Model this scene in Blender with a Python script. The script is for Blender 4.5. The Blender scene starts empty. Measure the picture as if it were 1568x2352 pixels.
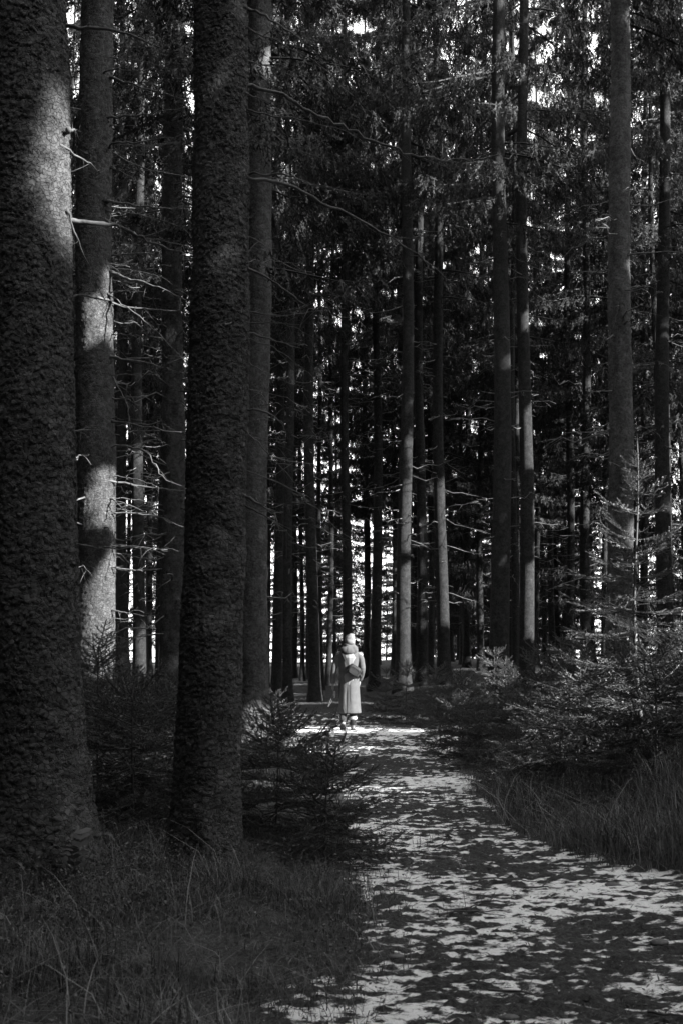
import bpy, math, random
import numpy as np
from mathutils import Vector, Matrix

# ------------------------------------------------------------------ camera, sky, sun, exposure
SC = bpy.context.scene
COL = SC.collection
CAM_H = 1.5
FPX = 2822.0            # focal length in units of a 1568 px wide picture
HOR = 1482.0            # horizon row in that picture
PITCH = math.atan((HOR - 1176.0) / FPX)
cam_d = bpy.data.cameras.new('camera')
cam = bpy.data.objects.new('camera', cam_d); COL.objects.link(cam)
cam.location = (0, 0, CAM_H)
cam.rotation_euler = (math.pi / 2 + PITCH, 0, 0)
cam_d.sensor_fit = 'VERTICAL'; cam_d.sensor_height = 36.0
cam_d.lens = FPX / 2352.0 * 36.0
cam_d.clip_start = 0.05; cam_d.clip_end = 6000
cam_d.dof.use_dof = True; cam_d.dof.focus_distance = 21.5; cam_d.dof.aperture_fstop = 8.0
SC.camera = cam

SUN_A = math.radians(60)     # from straight behind the camera round to the right
SUN_E = math.radians(25)
S = np.array([math.sin(SUN_A) * math.cos(SUN_E), -math.cos(SUN_A) * math.cos(SUN_E), math.sin(SUN_E)])
world = bpy.data.worlds.new('World'); SC.world = world; world.use_nodes = True
wn = world.node_tree; wn.nodes.clear()
sky = wn.nodes.new('ShaderNodeTexSky'); sky.sky_type = 'NISHITA'; sky.sun_disc = False
sky.sun_elevation = SUN_E
sky.sun_rotation = math.atan2(S[0], S[1])
bw = wn.nodes.new('ShaderNodeRGBToBW')
bg = wn.nodes.new('ShaderNodeBackground'); bg.inputs['Strength'].default_value = 0.14
wo = wn.nodes.new('ShaderNodeOutputWorld')
veil = wn.nodes.new('ShaderNodeMath'); veil.operation = 'ADD'; veil.inputs[1].default_value = 2.0      # thin even winter cloud veil
wn.links.new(sky.outputs[0], bw.inputs[0]); wn.links.new(bw.outputs[0], veil.inputs[0]); wn.links.new(veil.outputs[0], bg.inputs[0]); wn.links.new(bg.outputs[0], wo.inputs[0])
sun_d = bpy.data.lights.new('sun', 'SUN'); sun_d.energy = 5.0; sun_d.angle = math.radians(0.5); sun_d.color = (1, 1, 1)
sun = bpy.data.objects.new('sun', sun_d); COL.objects.link(sun)
sun.rotation_euler = Vector(S).to_track_quat('Z', 'Y').to_euler(); sun.location = (20, -10, 40)
SC.view_settings.view_transform = 'Standard'; SC.view_settings.look = 'None'
SC.view_settings.gamma = 1; SC.view_settings.use_curve_mapping = False
SC.view_settings.exposure = 2.2
SC.cycles.max_bounces = 5; SC.cycles.diffuse_bounces = 3; SC.cycles.glossy_bounces = 2
SC.cycles.transmission_bounces = 3; SC.cycles.transparent_max_bounces = 4
SC.cycles.use_denoising = True

# ------------------------------------------------------------------ helpers
def P(x, y, Y):
    """point that stands at picture place (x, y) at ground distance Y"""
    xc = (x - 784.0) / FPX; yc = (1176.0 - y) / FPX
    dx = xc; dy = math.cos(PITCH) - yc * math.sin(PITCH); dz = math.sin(PITCH) + yc * math.cos(PITCH)
    t = Y / dy
    return np.array([dx * t, Y, CAM_H + dz * t])

def hash2(ix, iy, seed):
    h = (ix.astype(np.int64) * 374761393 + iy.astype(np.int64) * 668265263 + seed * 1274126177) & 0xffffffff
    h = ((h ^ (h >> 13)) * 1274126177) & 0xffffffff
    h = h ^ (h >> 16)
    return (h & 0xffffff) / float(0xffffff)

def vnoise(x, y, seed=0):
    x = np.asarray(x, float); y = np.asarray(y, float)
    ix = np.floor(x); iy = np.floor(y); fx = x - ix; fy = y - iy
    fx = fx * fx * (3 - 2 * fx); fy = fy * fy * (3 - 2 * fy)
    a = hash2(ix, iy, seed); b = hash2(ix + 1, iy, seed); c = hash2(ix, iy + 1, seed); d = hash2(ix + 1, iy + 1, seed)
    return (a * (1 - fx) + b * fx) * (1 - fy) + (c * (1 - fx) + d * fx) * fy - 0.5

def fbm(x, y, seed=0, o=3, gain=0.5):
    s = 0; a = 1
    for k in range(o):
        s = s + a * vnoise(x * 2 ** k + 13.7 * k, y * 2 ** k - 7.1 * k, seed + 17 * k); a *= gain
    return s

def sstep(a, b, x):
    t = np.clip((x - a) / (b - a), 0, 1); return t * t * (3 - 2 * t)

def mesh(name, V, quads=None, tris=None, mat=None, smooth=True):
    me = bpy.data.meshes.new(name)
    V = np.asarray(V, np.float32).reshape(-1, 3)
    nq = 0 if quads is None else len(quads); nt = 0 if tris is None else len(tris)
    idx = []
    st = []
    p = 0
    if nq:
        q = np.asarray(quads, np.int32).reshape(-1, 4); idx.append(q.ravel()); st.append(np.arange(nq) * 4); p = nq * 4
    if nt:
        t = np.asarray(tris, np.int32).reshape(-1, 3); idx.append(t.ravel()); st.append(p + np.arange(nt) * 3)
    idx = np.concatenate(idx).astype(np.int32); st = np.concatenate(st).astype(np.int32)
    me.vertices.add(len(V)); me.vertices.foreach_set('co', V.ravel())
    me.loops.add(len(idx)); me.loops.foreach_set('vertex_index', idx)
    me.polygons.add(nq + nt); me.polygons.foreach_set('loop_start', st)
    me.polygons.foreach_set('use_smooth', np.full(nq + nt, smooth, dtype=bool))
    me.update(calc_edges=True)
    if mat: me.materials.append(mat)
    return me

class MB:
    def __init__(s): s.V = []; s.Q = []; s.T = []; s.n = 0
    def add(s, V, Q=None, T=None):
        V = np.asarray(V, float).reshape(-1, 3)
        if Q is not None and len(Q): s.Q.append(np.asarray(Q, int) + s.n)
        if T is not None and len(T): s.T.append(np.asarray(T, int) + s.n)
        s.V.append(V); s.n += len(V)
    def grid(s, G, wrap=True, caps=True):
        """rings (m, n, 3)"""
        G = np.asarray(G, float); m, n = G.shape[:2]
        i = np.arange(m - 1)[:, None]; j = np.arange(n if wrap else n - 1)[None, :]
        j2 = (j + 1) % n
        Q = np.stack([i * n + j, i * n + j2, (i + 1) * n + j2, (i + 1) * n + j], -1).reshape(-1, 4)
        V = G.reshape(-1, 3); T = None
        if caps and wrap:
            V = np.vstack([V, G[0].mean(0), G[-1].mean(0)]); c0 = m * n; jj = np.arange(n); k = (jj + 1) % n
            T = np.vstack([np.stack([k, jj, np.full(n, c0)], -1), np.stack([(m - 1) * n + jj, (m - 1) * n + k, np.full(n, c0 + 1)], -1)])
        s.add(V, Q, T)
    def tube(s, pts, rad, n=6, caps=True):
        s.grid(rings(pts, rad, n), True, caps)
    def mesh(s, name, mat=None, smooth=True):
        V = np.vstack(s.V)
        return mesh(name, V, np.vstack(s.Q) if s.Q else None, np.vstack(s.T) if s.T else None, mat, smooth)

def rings(pts, rad, n):
    pts = np.asarray(pts, float); m = len(pts); rad = np.broadcast_to(np.asarray(rad, float), (m,))
    d = np.gradient(pts, axis=0); d /= np.linalg.norm(d, axis=1)[:, None] + 1e-9
    ref = np.array([0, 0, 1.0]) if abs(d[:, 2]).mean() < 0.8 else np.array([1.0, 0, 0])
    a = np.cross(d, ref); a /= np.linalg.norm(a, axis=1)[:, None] + 1e-9
    b = np.cross(d, a)
    th = np.arange(n) * 2 * math.pi / n
    return pts[:, None] + rad[:, None, None] * (np.cos(th)[None, :, None] * a[:, None] + np.sin(th)[None, :, None] * b[:, None])

def smooth_path(pts, n):
    pts = np.asarray(pts, float); m = len(pts)
    if m == 2: return pts[0] + np.linspace(0, 1, n)[:, None] * (pts[1] - pts[0])
    d = np.r_[0, np.cumsum(np.linalg.norm(np.diff(pts, axis=0), axis=1))]; d /= d[-1]
    E = np.vstack([2 * pts[0] - pts[1], pts, 2 * pts[-1] - pts[-2]])
    out = []
    for t in np.linspace(0, 1, n):
        k = min(max(np.searchsorted(d, t, 'right') - 1, 0), m - 2); u = (t - d[k]) / (d[k + 1] - d[k])
        p0, p1, p2, p3 = E[k], E[k + 1], E[k + 2], E[k + 3]
        out.append(0.5 * (2 * p1 + (p2 - p0) * u + (2 * p0 - 5 * p1 + 4 * p2 - p3) * u * u + (3 * p1 - p0 - 3 * p2 + p3) * u ** 3))
    return np.array(out)

def obj(name, me, parent=None, loc=(0, 0, 0)):
    o = bpy.data.objects.new(name, me); COL.objects.link(o); o.location = loc
    if parent: o.parent = parent
    return o
def tag(o, label=None, cat=None, group=None, kind=None):
    if label: o['label'] = label
    if cat: o['category'] = cat
    if group: o['group'] = group
    if kind: o['kind'] = kind
    return o
def thing(name, label, cat, loc=(0, 0, 0), group=None, rz=0):
    o = bpy.data.objects.new(name, None); COL.objects.link(o); o.location = loc; o.rotation_euler = (0, 0, rz)
    o.empty_display_size = 0.2
    return tag(o, label, cat, group)

# ------------------------------------------------------------------ materials (black and white photograph: neutral greys)
def material(name, rough=0.9, spec=0.3):
    m = bpy.data.materials.new(name); m.use_nodes = True; nt = m.node_tree
    b = nt.nodes['Principled BSDF']; b.inputs['Roughness'].default_value = rough
    b.inputs['Specular IOR Level'].default_value = spec
    return m, nt, b
def g(v): return (v, v, v, 1)
def ramp(nt, fac, stops):
    r = nt.nodes.new('ShaderNodeValToRGB'); e = r.color_ramp.elements
    while len(e) < len(stops): e.new(0.5)
    for k, (p, v) in enumerate(stops): e[k].position = p; e[k].color = g(v)
    nt.links.new(fac, r.inputs[0]); return r.outputs[0]
def coords(nt, scale=(1, 1, 1), kind='Object'):
    tc = nt.nodes.new('ShaderNodeTexCoord'); mp = nt.nodes.new('ShaderNodeMapping'); mp.inputs['Scale'].default_value = scale
    nt.links.new(tc.outputs[kind], mp.inputs[0]); return mp.outputs[0]
def noise(nt, vec, scale, detail=4, rough=0.6):
    n = nt.nodes.new('ShaderNodeTexNoise'); n.inputs['Scale'].default_value = scale; n.inputs['Detail'].default_value = detail
    n.inputs['Roughness'].default_value = rough; nt.links.new(vec, n.inputs['Vector']); return n.outputs[0]
def mixc(nt, a, b, fac, mode='MULTIPLY'):
    m = nt.nodes.new('ShaderNodeMix'); m.data_type = 'RGBA'; m.blend_type = mode
    if isinstance(fac, float): m.inputs[0].default_value = fac
    else: nt.links.new(fac, m.inputs[0])
    for k, v in ((6, a), (7, b)):
        if isinstance(v, tuple): m.inputs[k].default_value = v
        else: nt.links.new(v, m.inputs[k])
    return m.outputs[2]
def bump(nt, b, h, strength=0.5, dist=0.01, prev=None):
    n = nt.nodes.new('ShaderNodeBump'); n.inputs['Strength'].default_value = strength; n.inputs['Distance'].default_value = dist
    nt.links.new(h, n.inputs['Height'])
    if prev: nt.links.new(prev, n.inputs['Normal'])
    nt.links.new(n.outputs[0], b.inputs['Normal']); return n.outputs[0]

M = {}
def mk_bark(name, lo, hi, cell=30):
    m, nt, b = material(name, 0.85, 0.2)
    v = coords(nt); vz = coords(nt, (1, 1, 1.15))
    n3 = nt.nodes.new('ShaderNodeTexNoise'); n3.inputs['Scale'].default_value = 14; n3.inputs['Detail'].default_value = 3; nt.links.new(v, n3.inputs['Vector'])
    wv = nt.nodes.new('ShaderNodeVectorMath'); wv.operation = 'MULTIPLY_ADD'; nt.links.new(n3.outputs['Color'], wv.inputs[0]); wv.inputs[1].default_value = (.05, .05, .05); nt.links.new(vz, wv.inputs[2])
    vo = nt.nodes.new('ShaderNodeTexVoronoi'); vo.inputs['Scale'].default_value = cell; nt.links.new(wv.outputs[0], vo.inputs['Vector'])
    ve = nt.nodes.new('ShaderNodeTexVoronoi'); ve.feature = 'DISTANCE_TO_EDGE'; ve.inputs['Scale'].default_value = cell; nt.links.new(wv.outputs[0], ve.inputs['Vector'])
    c1 = ramp(nt, noise(nt, v, 9, 5, 0.7), [(0.3, lo), (0.72, hi)])
    c2 = ramp(nt, vo.outputs['Color'], [(0.1, 0.5), (0.9, 1.0)])
    c3 = ramp(nt, noise(nt, coords(nt, (1, 1, .45)), 2.6, 5, .65), [(0.3, 0.55), (0.7, 1.0)])
    c = mixc(nt, c1, c2, 1.0); c = mixc(nt, c, c3, 1.0)
    c = mixc(nt, c, g(min(.24, hi * 1.7)), ramp(nt, noise(nt, v, 11, 7, .8), [(0.60, 0.0), (0.74, 0.55)]), 'MIX')      # crusty pale lichen
    nt.links.new(c, b.inputs['Base Color'])
    n = bump(nt, b, noise(nt, v, 90, 4, 0.7), 0.5, 0.004)
    n = bump(nt, b, ramp(nt, ve.outputs['Distance'], [(0.0, 0.0), (0.10, 1.0)]), 1.0, 0.008, n)
    bump(nt, b, vo.outputs['Color'], 0.9, 0.010, n)
    M[name] = m
mk_bark('bark', 0.058, 0.175, cell=32)
mk_bark('bark_pale', 0.055, 0.17, cell=32)
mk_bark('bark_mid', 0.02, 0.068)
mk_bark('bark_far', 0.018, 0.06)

def mk_simple(name, lo, hi, rough=0.8, spec=0.3, scale=20, bmp=0.0, island=False, transl=0.0, objrand=False):
    m, nt, b = material(name, rough, spec)
    v = coords(nt)
    if island:
        gi = nt.nodes.new('ShaderNodeNewGeometry'); f = gi.outputs['Random Per Island']
    elif objrand:
        gi = nt.nodes.new('ShaderNodeObjectInfo'); f = gi.outputs['Random']
    else: f = noise(nt, v, scale, 4)
    c = ramp(nt, f, [(0.0 if (island or objrand) else 0.3, lo), (1.0 if (island or objrand) else 0.7, hi)])
    nt.links.new(c, b.inputs['Base Color'])
    if bmp: bump(nt, b, noise(nt, v, scale * 3, 4), bmp, 0.01)
    if transl:
        t = nt.nodes.new('ShaderNodeBsdfTranslucent'); nt.links.new(c, t.inputs[0])
        mx = nt.nodes.new('ShaderNodeMixShader'); mx.inputs[0].default_value = transl
        out = nt.nodes['Material Output']
        nt.links.new(b.outputs[0], mx.inputs[1]); nt.links.new(t.outputs[0], mx.inputs[2]); nt.links.new(mx.outputs[0], out.inputs[0])
    M[name] = m; return m
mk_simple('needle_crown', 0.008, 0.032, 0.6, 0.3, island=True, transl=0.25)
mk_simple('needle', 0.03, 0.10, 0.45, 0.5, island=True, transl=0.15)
mk_simple('deadwood', 0.045, 0.14, 0.8, 0.25, scale=14, bmp=0.4)
mk_simple('twig', 0.06, 0.15, 0.8, 0.25, scale=14)
mk_simple('grass', 0.015, 0.15, 0.55, 0.35, island=True, transl=0.2)
mk_simple('dry_grass', 0.05, 0.21, 0.55, 0.35, island=True, transl=0.2)
mk_simple('leaf', 0.04, 0.11, 0.5, 0.4, island=True, transl=0.15)
mk_simple('fern', 0.05, 0.09, 0.5, 0.4, scale=30, transl=0.15)
mk_simple('stone', 0.06, 0.16, 0.85, 0.3, scale=25, bmp=0.5)
# snow
m, nt, b = material('snow', 0.6, 0.3)
v = coords(nt)
c = ramp(nt, noise(nt, v, 60, 8, 0.85), [(0.33, 0.25), (0.43, 0.8), (0.55, 0.95)])
c = mixc(nt, c, ramp(nt, noise(nt, v, 6, 3), [(0.3, 0.85), (0.6, 1.0)]), 1.0)
at = nt.nodes.new('ShaderNodeAttribute'); at.attribute_name = 'depth'          # metres of snow above the soil
ma = nt.nodes.new('ShaderNodeMath'); ma.operation = 'MULTIPLY_ADD'; ma.inputs[1].default_value = 45.0; nt.links.new(at.outputs['Fac'], ma.inputs[0])
mn = nt.nodes.new('ShaderNodeMath'); mn.operation = 'MULTIPLY_ADD'; mn.inputs[1].default_value = 2.6; mn.inputs[2].default_value = -1.15; nt.links.new(noise(nt, v, 70, 6, .85), mn.inputs[0])
nt.links.new(mn.outputs[0], ma.inputs[2])
c = mixc(nt, ramp(nt, noise(nt, v, 40, 6, .75), [(.3, .02), (.7, .12)]), c, ramp(nt, ma.outputs[0], [(0.25, 0.0), (0.55, 1.0)]), 'MIX')
nt.links.new(c, b.inputs['Base Color']); bump(nt, b, noise(nt, v, 38, 6, .7), 1.0, 0.02); M['snow'] = m
# forest soil, needle litter
m, nt, b = material('soil', 0.95, 0.15)
v = coords(nt)
c = ramp(nt, noise(nt, v, 40, 6, 0.75), [(0.3, 0.018), (0.5, 0.055), (0.72, 0.13)])
c = mixc(nt, c, ramp(nt, noise(nt, v, 2.2, 4), [(0.3, 0.6), (0.7, 1.0)]), 1.0)
c = mixc(nt, c, g(0.6), ramp(nt, noise(nt, v, 34, 6, 0.8), [(0.62, 0.0), (0.70, 0.75)]), 'MIX')      # snow grains caught in the litter
nt.links.new(c, b.inputs['Base Color']); bump(nt, b, noise(nt, v, 60, 5, 0.7), 0.9, 0.02); M['soil'] = m
# open snowy field
m, nt, b = material('field', 0.9, 0.2)
v = coords(nt)
c = ramp(nt, noise(nt, v, 0.12, 5), [(0.35, 0.3), (0.6, 0.8)]); nt.links.new(c, b.inputs['Base Color']); M['field'] = m
# clothes
def cloth(name, v0, v1, sc, bmp, rough=0.95):
    m, nt, b = material(name, rough, 0.1)
    v = coords(nt); c = ramp(nt, noise(nt, v, sc, 4), [(0.3, v0), (0.7, v1)]); nt.links.new(c, b.inputs['Base Color'])
    bump(nt, b, noise(nt, v, sc * 6, 3), bmp, 0.004); M[name] = m
cloth('coat', 0.07, 0.095, 12, 0.5)
cloth('hat', 0.11, 0.17, 25, 0.8)
cloth('trousers', 0.03, 0.045, 15, 0.3)
cloth('boot', 0.17, 0.22, 15, 0.4)
cloth('fleece', 0.3, 0.4, 40, 1.0)
cloth('skin', 0.16, 0.19, 10, 0.1, 0.6)
cloth('hair', 0.02, 0.04, 60, 0.6, 0.6)
cloth('bag', 0.03, 0.045, 10, 0.2, 0.5)
cloth('strap', 0.02, 0.035, 10, 0.2, 0.6)
cloth('leash', 0.08, 0.12, 60, 0.4, 0.7)
cloth('handle', 0.25, 0.3, 30, 0.1, 0.5)

# ------------------------------------------------------------------ terrain
PY = np.array([3.0, 4.9, 6.85, 7.6, 8.4, 10.1, 11.5, 15.8, 19.4, 23.0, 27.0, 32.0])
PL = np.array([-0.15, 0.0, 0.24, 0.27, 0.30, 0.30, 0.24, -0.15, -0.55, -1.2, -2.6, -5.0])
PR = np.array([4.0, 4.0, 4.0, 3.6, 1.75, 1.32, 1.22, 1.40, 1.62, 2.2, 1.0, -2.5])
def path_e(x, y):
    l = np.interp(y, PY, PL); r = np.interp(y, PY, PR)
    return np.maximum(l - x, x - r) + 0.25 * fbm(x * 1.3, y * 1.3, 5, 2)
def bumps(x, y):
    return 0.8 * fbm(x / 0.075, y / 0.055, 21, 3, 0.7) + 0.26 * fbm(x / 0.35, y / 0.25, 29, 2)
def base_h(x, y):
    e = path_e(x, y)
    h = 0.10 * sstep(0, 0.9, e) + 0.10 * fbm(x * 0.5, y * 0.5, 3, 2) * sstep(0, 2, e)
    h = h + 0.18 * sstep(1.6, 4.5, x) * sstep(9, 12, y) * sstep(-0.2, 1.0, e) + 0.30 * sstep(0.05, 1.3, e) * sstep(.9, 1.4, x) * sstep(7.6, 9, y)
    d = np.hypot((x + 0.75) / 0.9, (y - 24.6) / 0.8); h = h + 0.16 * np.exp(-d * d)
    return h
def ground_h(x, y):
    x = np.asarray(x, float); y = np.asarray(y, float)
    return base_h(x, y) + 0.042 * bumps(x, y)
def snow_h(x, y):
    e = path_e(x, y)
    thr = -0.04 + 0.5 * fbm(x * 0.9, y * 0.8, 55, 3) - 0.05 * sstep(9, 5.5, y) + 0.05 * sstep(8, 12, y)
    # drifts along the verge, fewer in the trodden middle
    thr = thr + 0.08 * np.exp(-((e + 0.05) / 0.22) ** 2)
    corner = np.exp(-((x + 0.15) / 0.28) ** 2 - ((y - 5.0) / 0.7) ** 2)
    thr = thr + 0.12 * corner - 0.9 * sstep(0.05, 0.5, e) * (1 - corner)
    thr = thr + 0.08 * np.exp(-((y - 21.9) / 0.9) ** 2) * sstep(.3, -.1, e) - 0.5 * sstep(24, 30, y)
    thr = thr + 0.05
    return base_h(x, y) + 0.042 * thr + 0.010 * vnoise(x / 0.045, y / 0.045, 77)
ys = [2.4]
while ys[-1] < 4.4: ys.append(ys[-1] * 1.012)
while ys[-1] < 12: ys.append(ys[-1] * 1.003)
while ys[-1] < 30: ys.append(ys[-1] * 1.0048)
while ys[-1] < 85: ys.append(ys[-1] * 1.03)
ys = np.array(ys)
ss = np.linspace(-1, 1, 270); ss = 0.22 * ss + 0.78 * ss ** 3
Yg = np.repeat(ys[:, None], len(ss), 1); Xg = ss[None, :] * (2.2 + 0.60 * Yg) + np.interp(Yg, [2, 5, 8, 11, 16, 23, 30, 60], [.6, .7, .9, .75, .6, .4, 0, 0])
Zg = ground_h(Xg, Yg)
mb = MB(); mb.grid(np.stack([Xg, Yg, Zg], -1), wrap=False)
tag(obj('ground', mb.mesh('ground', M['soil'])), kind='structure')
# snow lying in the hollows of the path
Zs = snow_h(Xg, Yg); keep = (Zs > Zg - 0.012)
cell = keep[:-1, :-1] | keep[1:, :-1] | keep[:-1, 1:] | keep[1:, 1:]
cell &= (Yg[:-1, :-1] < 30)
ii, jj = np.nonzero(cell); n = len(ss)
Q = np.stack([ii * n + jj, ii * n + jj + 1, (ii + 1) * n + jj + 1, (ii + 1) * n + jj], -1)
used = np.unique(Q); remap = np.zeros(Xg.size, int); remap[used] = np.arange(len(used))
V = np.stack([Xg, Yg, Zs], -1).reshape(-1, 3)[used]
snow_me = mesh('snow', V, remap[Q], None, M['snow'])
snow_me.attributes.new('depth', 'FLOAT', 'POINT').data.foreach_set('value', (Zs - Zg).ravel()[used].astype(np.float32))
tag(obj('snow', snow_me), 'patchy trodden snow lying in the hollows of the forest path', 'snow', kind='stuff')
# wide forest floor and the open field past the wood
mb = MB(); R_ = 3500
mb.add([(-R_, -R_, -0.25), (R_, -R_, -0.25), (R_, R_, -0.25), (-R_, R_, -0.25)], Q=[(0, 1, 2, 3)])
tag(obj('forest_floor', mb.mesh('forest_floor', M['soil'])), kind='structure')
mb = MB(); mb.add([(-R_, 118, -0.12), (R_, 118, -0.12), (R_, R_, -0.12), (-R_, R_, -0.12)], Q=[(0, 1, 2, 3)])
tag(obj('snowy_field', mb.mesh('snowy_field', M['field'])), kind='structure')

# ------------------------------------------------------------------ trees
rng = np.random.default_rng(7)
def vor(u, v, nu, seed, jit=0.85):
    iu = np.floor(u); iv = np.floor(v)
    F1 = np.full(u.shape, 9.0); F2 = F1.copy(); dv = np.zeros(u.shape); rr = np.zeros(u.shape); du = rr.copy()
    for a in (-1, 0, 1):
        for c in (-1, 0, 1):
            cu = iu + a; cv = iv + c; cw = np.mod(cu, nu)
            px = cu + 0.5 + jit * (hash2(cw, cv, seed) - 0.5) ; py = cv + 0.5 + jit * (hash2(cw, cv, seed + 1) - 0.5)
            d = np.hypot(u - px, v - py)
            near = d < F1
            F2 = np.where(near, F1, np.minimum(F2, d)); dv = np.where(near, v - py + 0.9 * (hash2(cw, cv, seed + 3) - 0.5) * (u - px) * 2, dv)
            rr = np.where(near, hash2(cw, cv, seed + 2), rr); F1 = np.where(near, d, F1)
    return F1, F2, dv, rr

def near_trunk(r0, H, lean, flare, zd, step, cellw, cellh, amp, seed, mat):
    """trunk whose bark scales are real relief; the side that faces the path is finer"""
    nf = int(2 * r0 * 2.2 / step); nb = nf // 5
    half = math.radians(112)
    th = np.r_[np.linspace(-half, half, nf, endpoint=False), np.linspace(half, 2 * math.pi - half, nb, endpoint=False)] - math.pi / 2
    z = np.r_[np.arange(-0.35, zd, step), np.linspace(zd, H, 24)]
    TH, Z = np.meshgrid(th, z)
    r = r0 * (1 - 0.75 * np.clip(Z, 0, None) / H) + flare * np.exp(-np.clip(Z, 0, None) / 0.33) * (1 + 0.35 * np.sin(3 * TH + seed) + 0.25 * np.sin(5 * TH + 2 * seed))
    nu = max(8, round(2 * math.pi * r0 / cellw))
    U = (TH + math.pi) / (2 * math.pi) * nu; Vv = Z / cellh
    wu = 0.5 * fbm(U * 1.1, Vv * 0.7, seed + 9, 2); wv = 0.5 * fbm(U * 1.1 + 50, Vv * 0.7, seed + 19, 2)
    F1, F2, dv, rr = vor(U + wu, Vv + wv, nu, seed, 1.0)
    pl = sstep(0.0, 0.16, F2 - F1)
    disp = amp * (pl * (0.1 + 1.0 * rr) + 0.6 * pl * np.clip(-dv, -0.6, 0.6))
    G1, G2, gv, gr = vor(U * 2.3 + wu * 2 + 7, Vv * 2.3 + wv * 2, 10 ** 6, seed + 5)
    disp += amp * 0.22 * (sstep(0, 0.3, G2 - G1) * (0.4 + gr) - 0.5 * gv)
    disp += 0.018 * fbm(U * 0.12, Vv * 0.08, seed + 31, 2)
    R = r + disp * (Z < zd + 0.01)
    cx = lean[0] * Z + 0.02 * np.sin(Z * 0.9 + seed); cy = lean[1] * Z
    mb = MB(); mb.grid(np.stack([cx + R * np.cos(TH), cy + R * np.sin(TH), Z], -1))
    return mb.mesh('trunk', mat)

def far_trunk(r0, H, lean, seed, mat, n=18):
    z = np.r_[-0.4, 0, 0.25, 0.6, np.linspace(1.2, H, 26 if n > 12 else 14)]
    th = np.arange(n) * 2 * math.pi / n
    TH, Z = np.meshgrid(th, z)
    r = r0 * (1 - 0.78 * np.clip(Z, 0, None) / H) + 0.5 * r0 * np.exp(-np.clip(Z, 0, None) / 0.3) * (1 + 0.3 * np.sin(3 * TH + seed))
    r = r + r0 * 0.08 * vnoise(TH * 3, Z * 1.7, seed) + 0.012 * (hash2(np.round(TH * 9), np.round(Z * 7), seed) - 0.5)
    w = 0.05 * np.sin(Z * 0.45 + seed)
    mb = MB(); mb.grid(np.stack([lean[0] * Z + w + r * np.cos(TH), lean[1] * Z + r * np.sin(TH), Z], -1))
    return mb.mesh('trunk', mat)

def bough_points(rg, z0, z1, Lmax, nb, nt, wide=1.0, top_taper=0.75):
    """hanging points of a spruce crown: positions, hang lengths; and the bough stems"""
    t = np.sort(rg.random(nb)); z = z0 + (z1 - z0) * t
    az = rg.random(nb) * 2 * math.pi
    L = Lmax * wide * np.clip(1.0 - t, 0.04, 1) ** top_taper * rg.uniform(0.6, 1.1, nb)
    low = t < 0.08; L = np.where(low, L * 0.8, L)
    ca, sa = np.cos(az), np.sin(az)
    u = rg.random((nb, nt)) ** 0.7 * 0.92 + 0.08
    def zof(u, L): return L * (-0.12 * u - 0.40 * u ** 2 + 0.34 * u ** 4)
    side = rg.uniform(-1, 1, (nb, nt)) * (1.05 - u) * 0.42 * L[:, None] * sstep(0.02, 0.3, u)
    rad = u * L[:, None]
    x = ca[:, None] * rad - sa[:, None] * side; y = sa[:, None] * rad + ca[:, None] * side
    zz = z[:, None] + zof(u, L[:, None]) - 0.18 * np.abs(side) + rg.uniform(-0.05, 0.05, u.shape)
    pts = np.stack([x, y, zz], -1).reshape(-1, 3)
    outw = np.stack([np.broadcast_to(ca[:, None], u.shape), np.broadcast_to(sa[:, None], u.shape), np.zeros(u.shape)], -1).reshape(-1, 3)
    us = np.linspace(0, 1, 6)
    stems = np.stack([ca[:, None] * us * L[:, None], sa[:, None] * us * L[:, None], z[:, None] + zof(us[None], L[:, None])], -1)
    return pts, outw, stems, L

def hang_mesh(rg, mb, pts, outw, fine, scale=1.0):
    N = len(pts)
    d = np.stack([rg.normal(0, 0.28, N), rg.normal(0, 0.28, N), -np.ones(N)], -1) + outw * rg.uniform(-0.1, 0.75, N)[:, None]
    d /= np.linalg.norm(d, axis=1)[:, None]
    l = rg.uniform(0.12, 0.46, N) * scale
    a = rg.random(N) * 2 * math.pi
    s = np.stack([np.cos(a), np.sin(a), np.zeros(N)], -1)
    if not fine:
        w = rg.uniform(0.05, 0.12, N) * scale
        m_ = pts + d * (l * 0.45)[:, None]
        V = np.stack([pts, m_ + s * w[:, None], pts + d * l[:, None], m_ - s * w[:, None]], 1)
        if mb is None: return V
        mb.add(V, Q=np.arange(4 * N).reshape(N, 4)); return
    # a twig: slim axis and pairs of needle brushes pointing outwards and down
    w = 0.014 * scale
    V = [pts - s * w, pts + s * w, pts + d * l[:, None]]
    T = [[0, 1, 2]]; k = 3
    s2 = np.cross(s, d)
    for q in range(8):
        uq = 0.06 + 0.11 * q + rg.uniform(-0.04, 0.04, N)
        c = pts + d * (l * uq)[:, None]
        sg = 1 if q % 2 else -1
        dirs = (s if q % 4 < 2 else 0.6 * s + 0.8 * s2) * sg
        ln = (rg.uniform(0.035, 0.085, N) * (1.15 - 0.6 * uq) * scale)[:, None]
        tip = c + dirs * ln + d * ln * 0.9
        V += [c - d * 0.016 * scale, c + d * 0.02 * scale, tip]; T.append([k, k + 1, k + 2]); k += 3
    V = np.stack(V, 1); T = np.array(T)[None] + (np.arange(N) * k)[:, None, None]
    mb.add(V, T=T.reshape(-1, 3))

def stem_mesh(mb, stems, L):
    us = np.linspace(1, 0.12, stems.shape[1])
    for sgm, l in zip(stems, L):
        mb.tube(sgm, (0.006 + 0.008 * l) * us, 3, caps=False)

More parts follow.
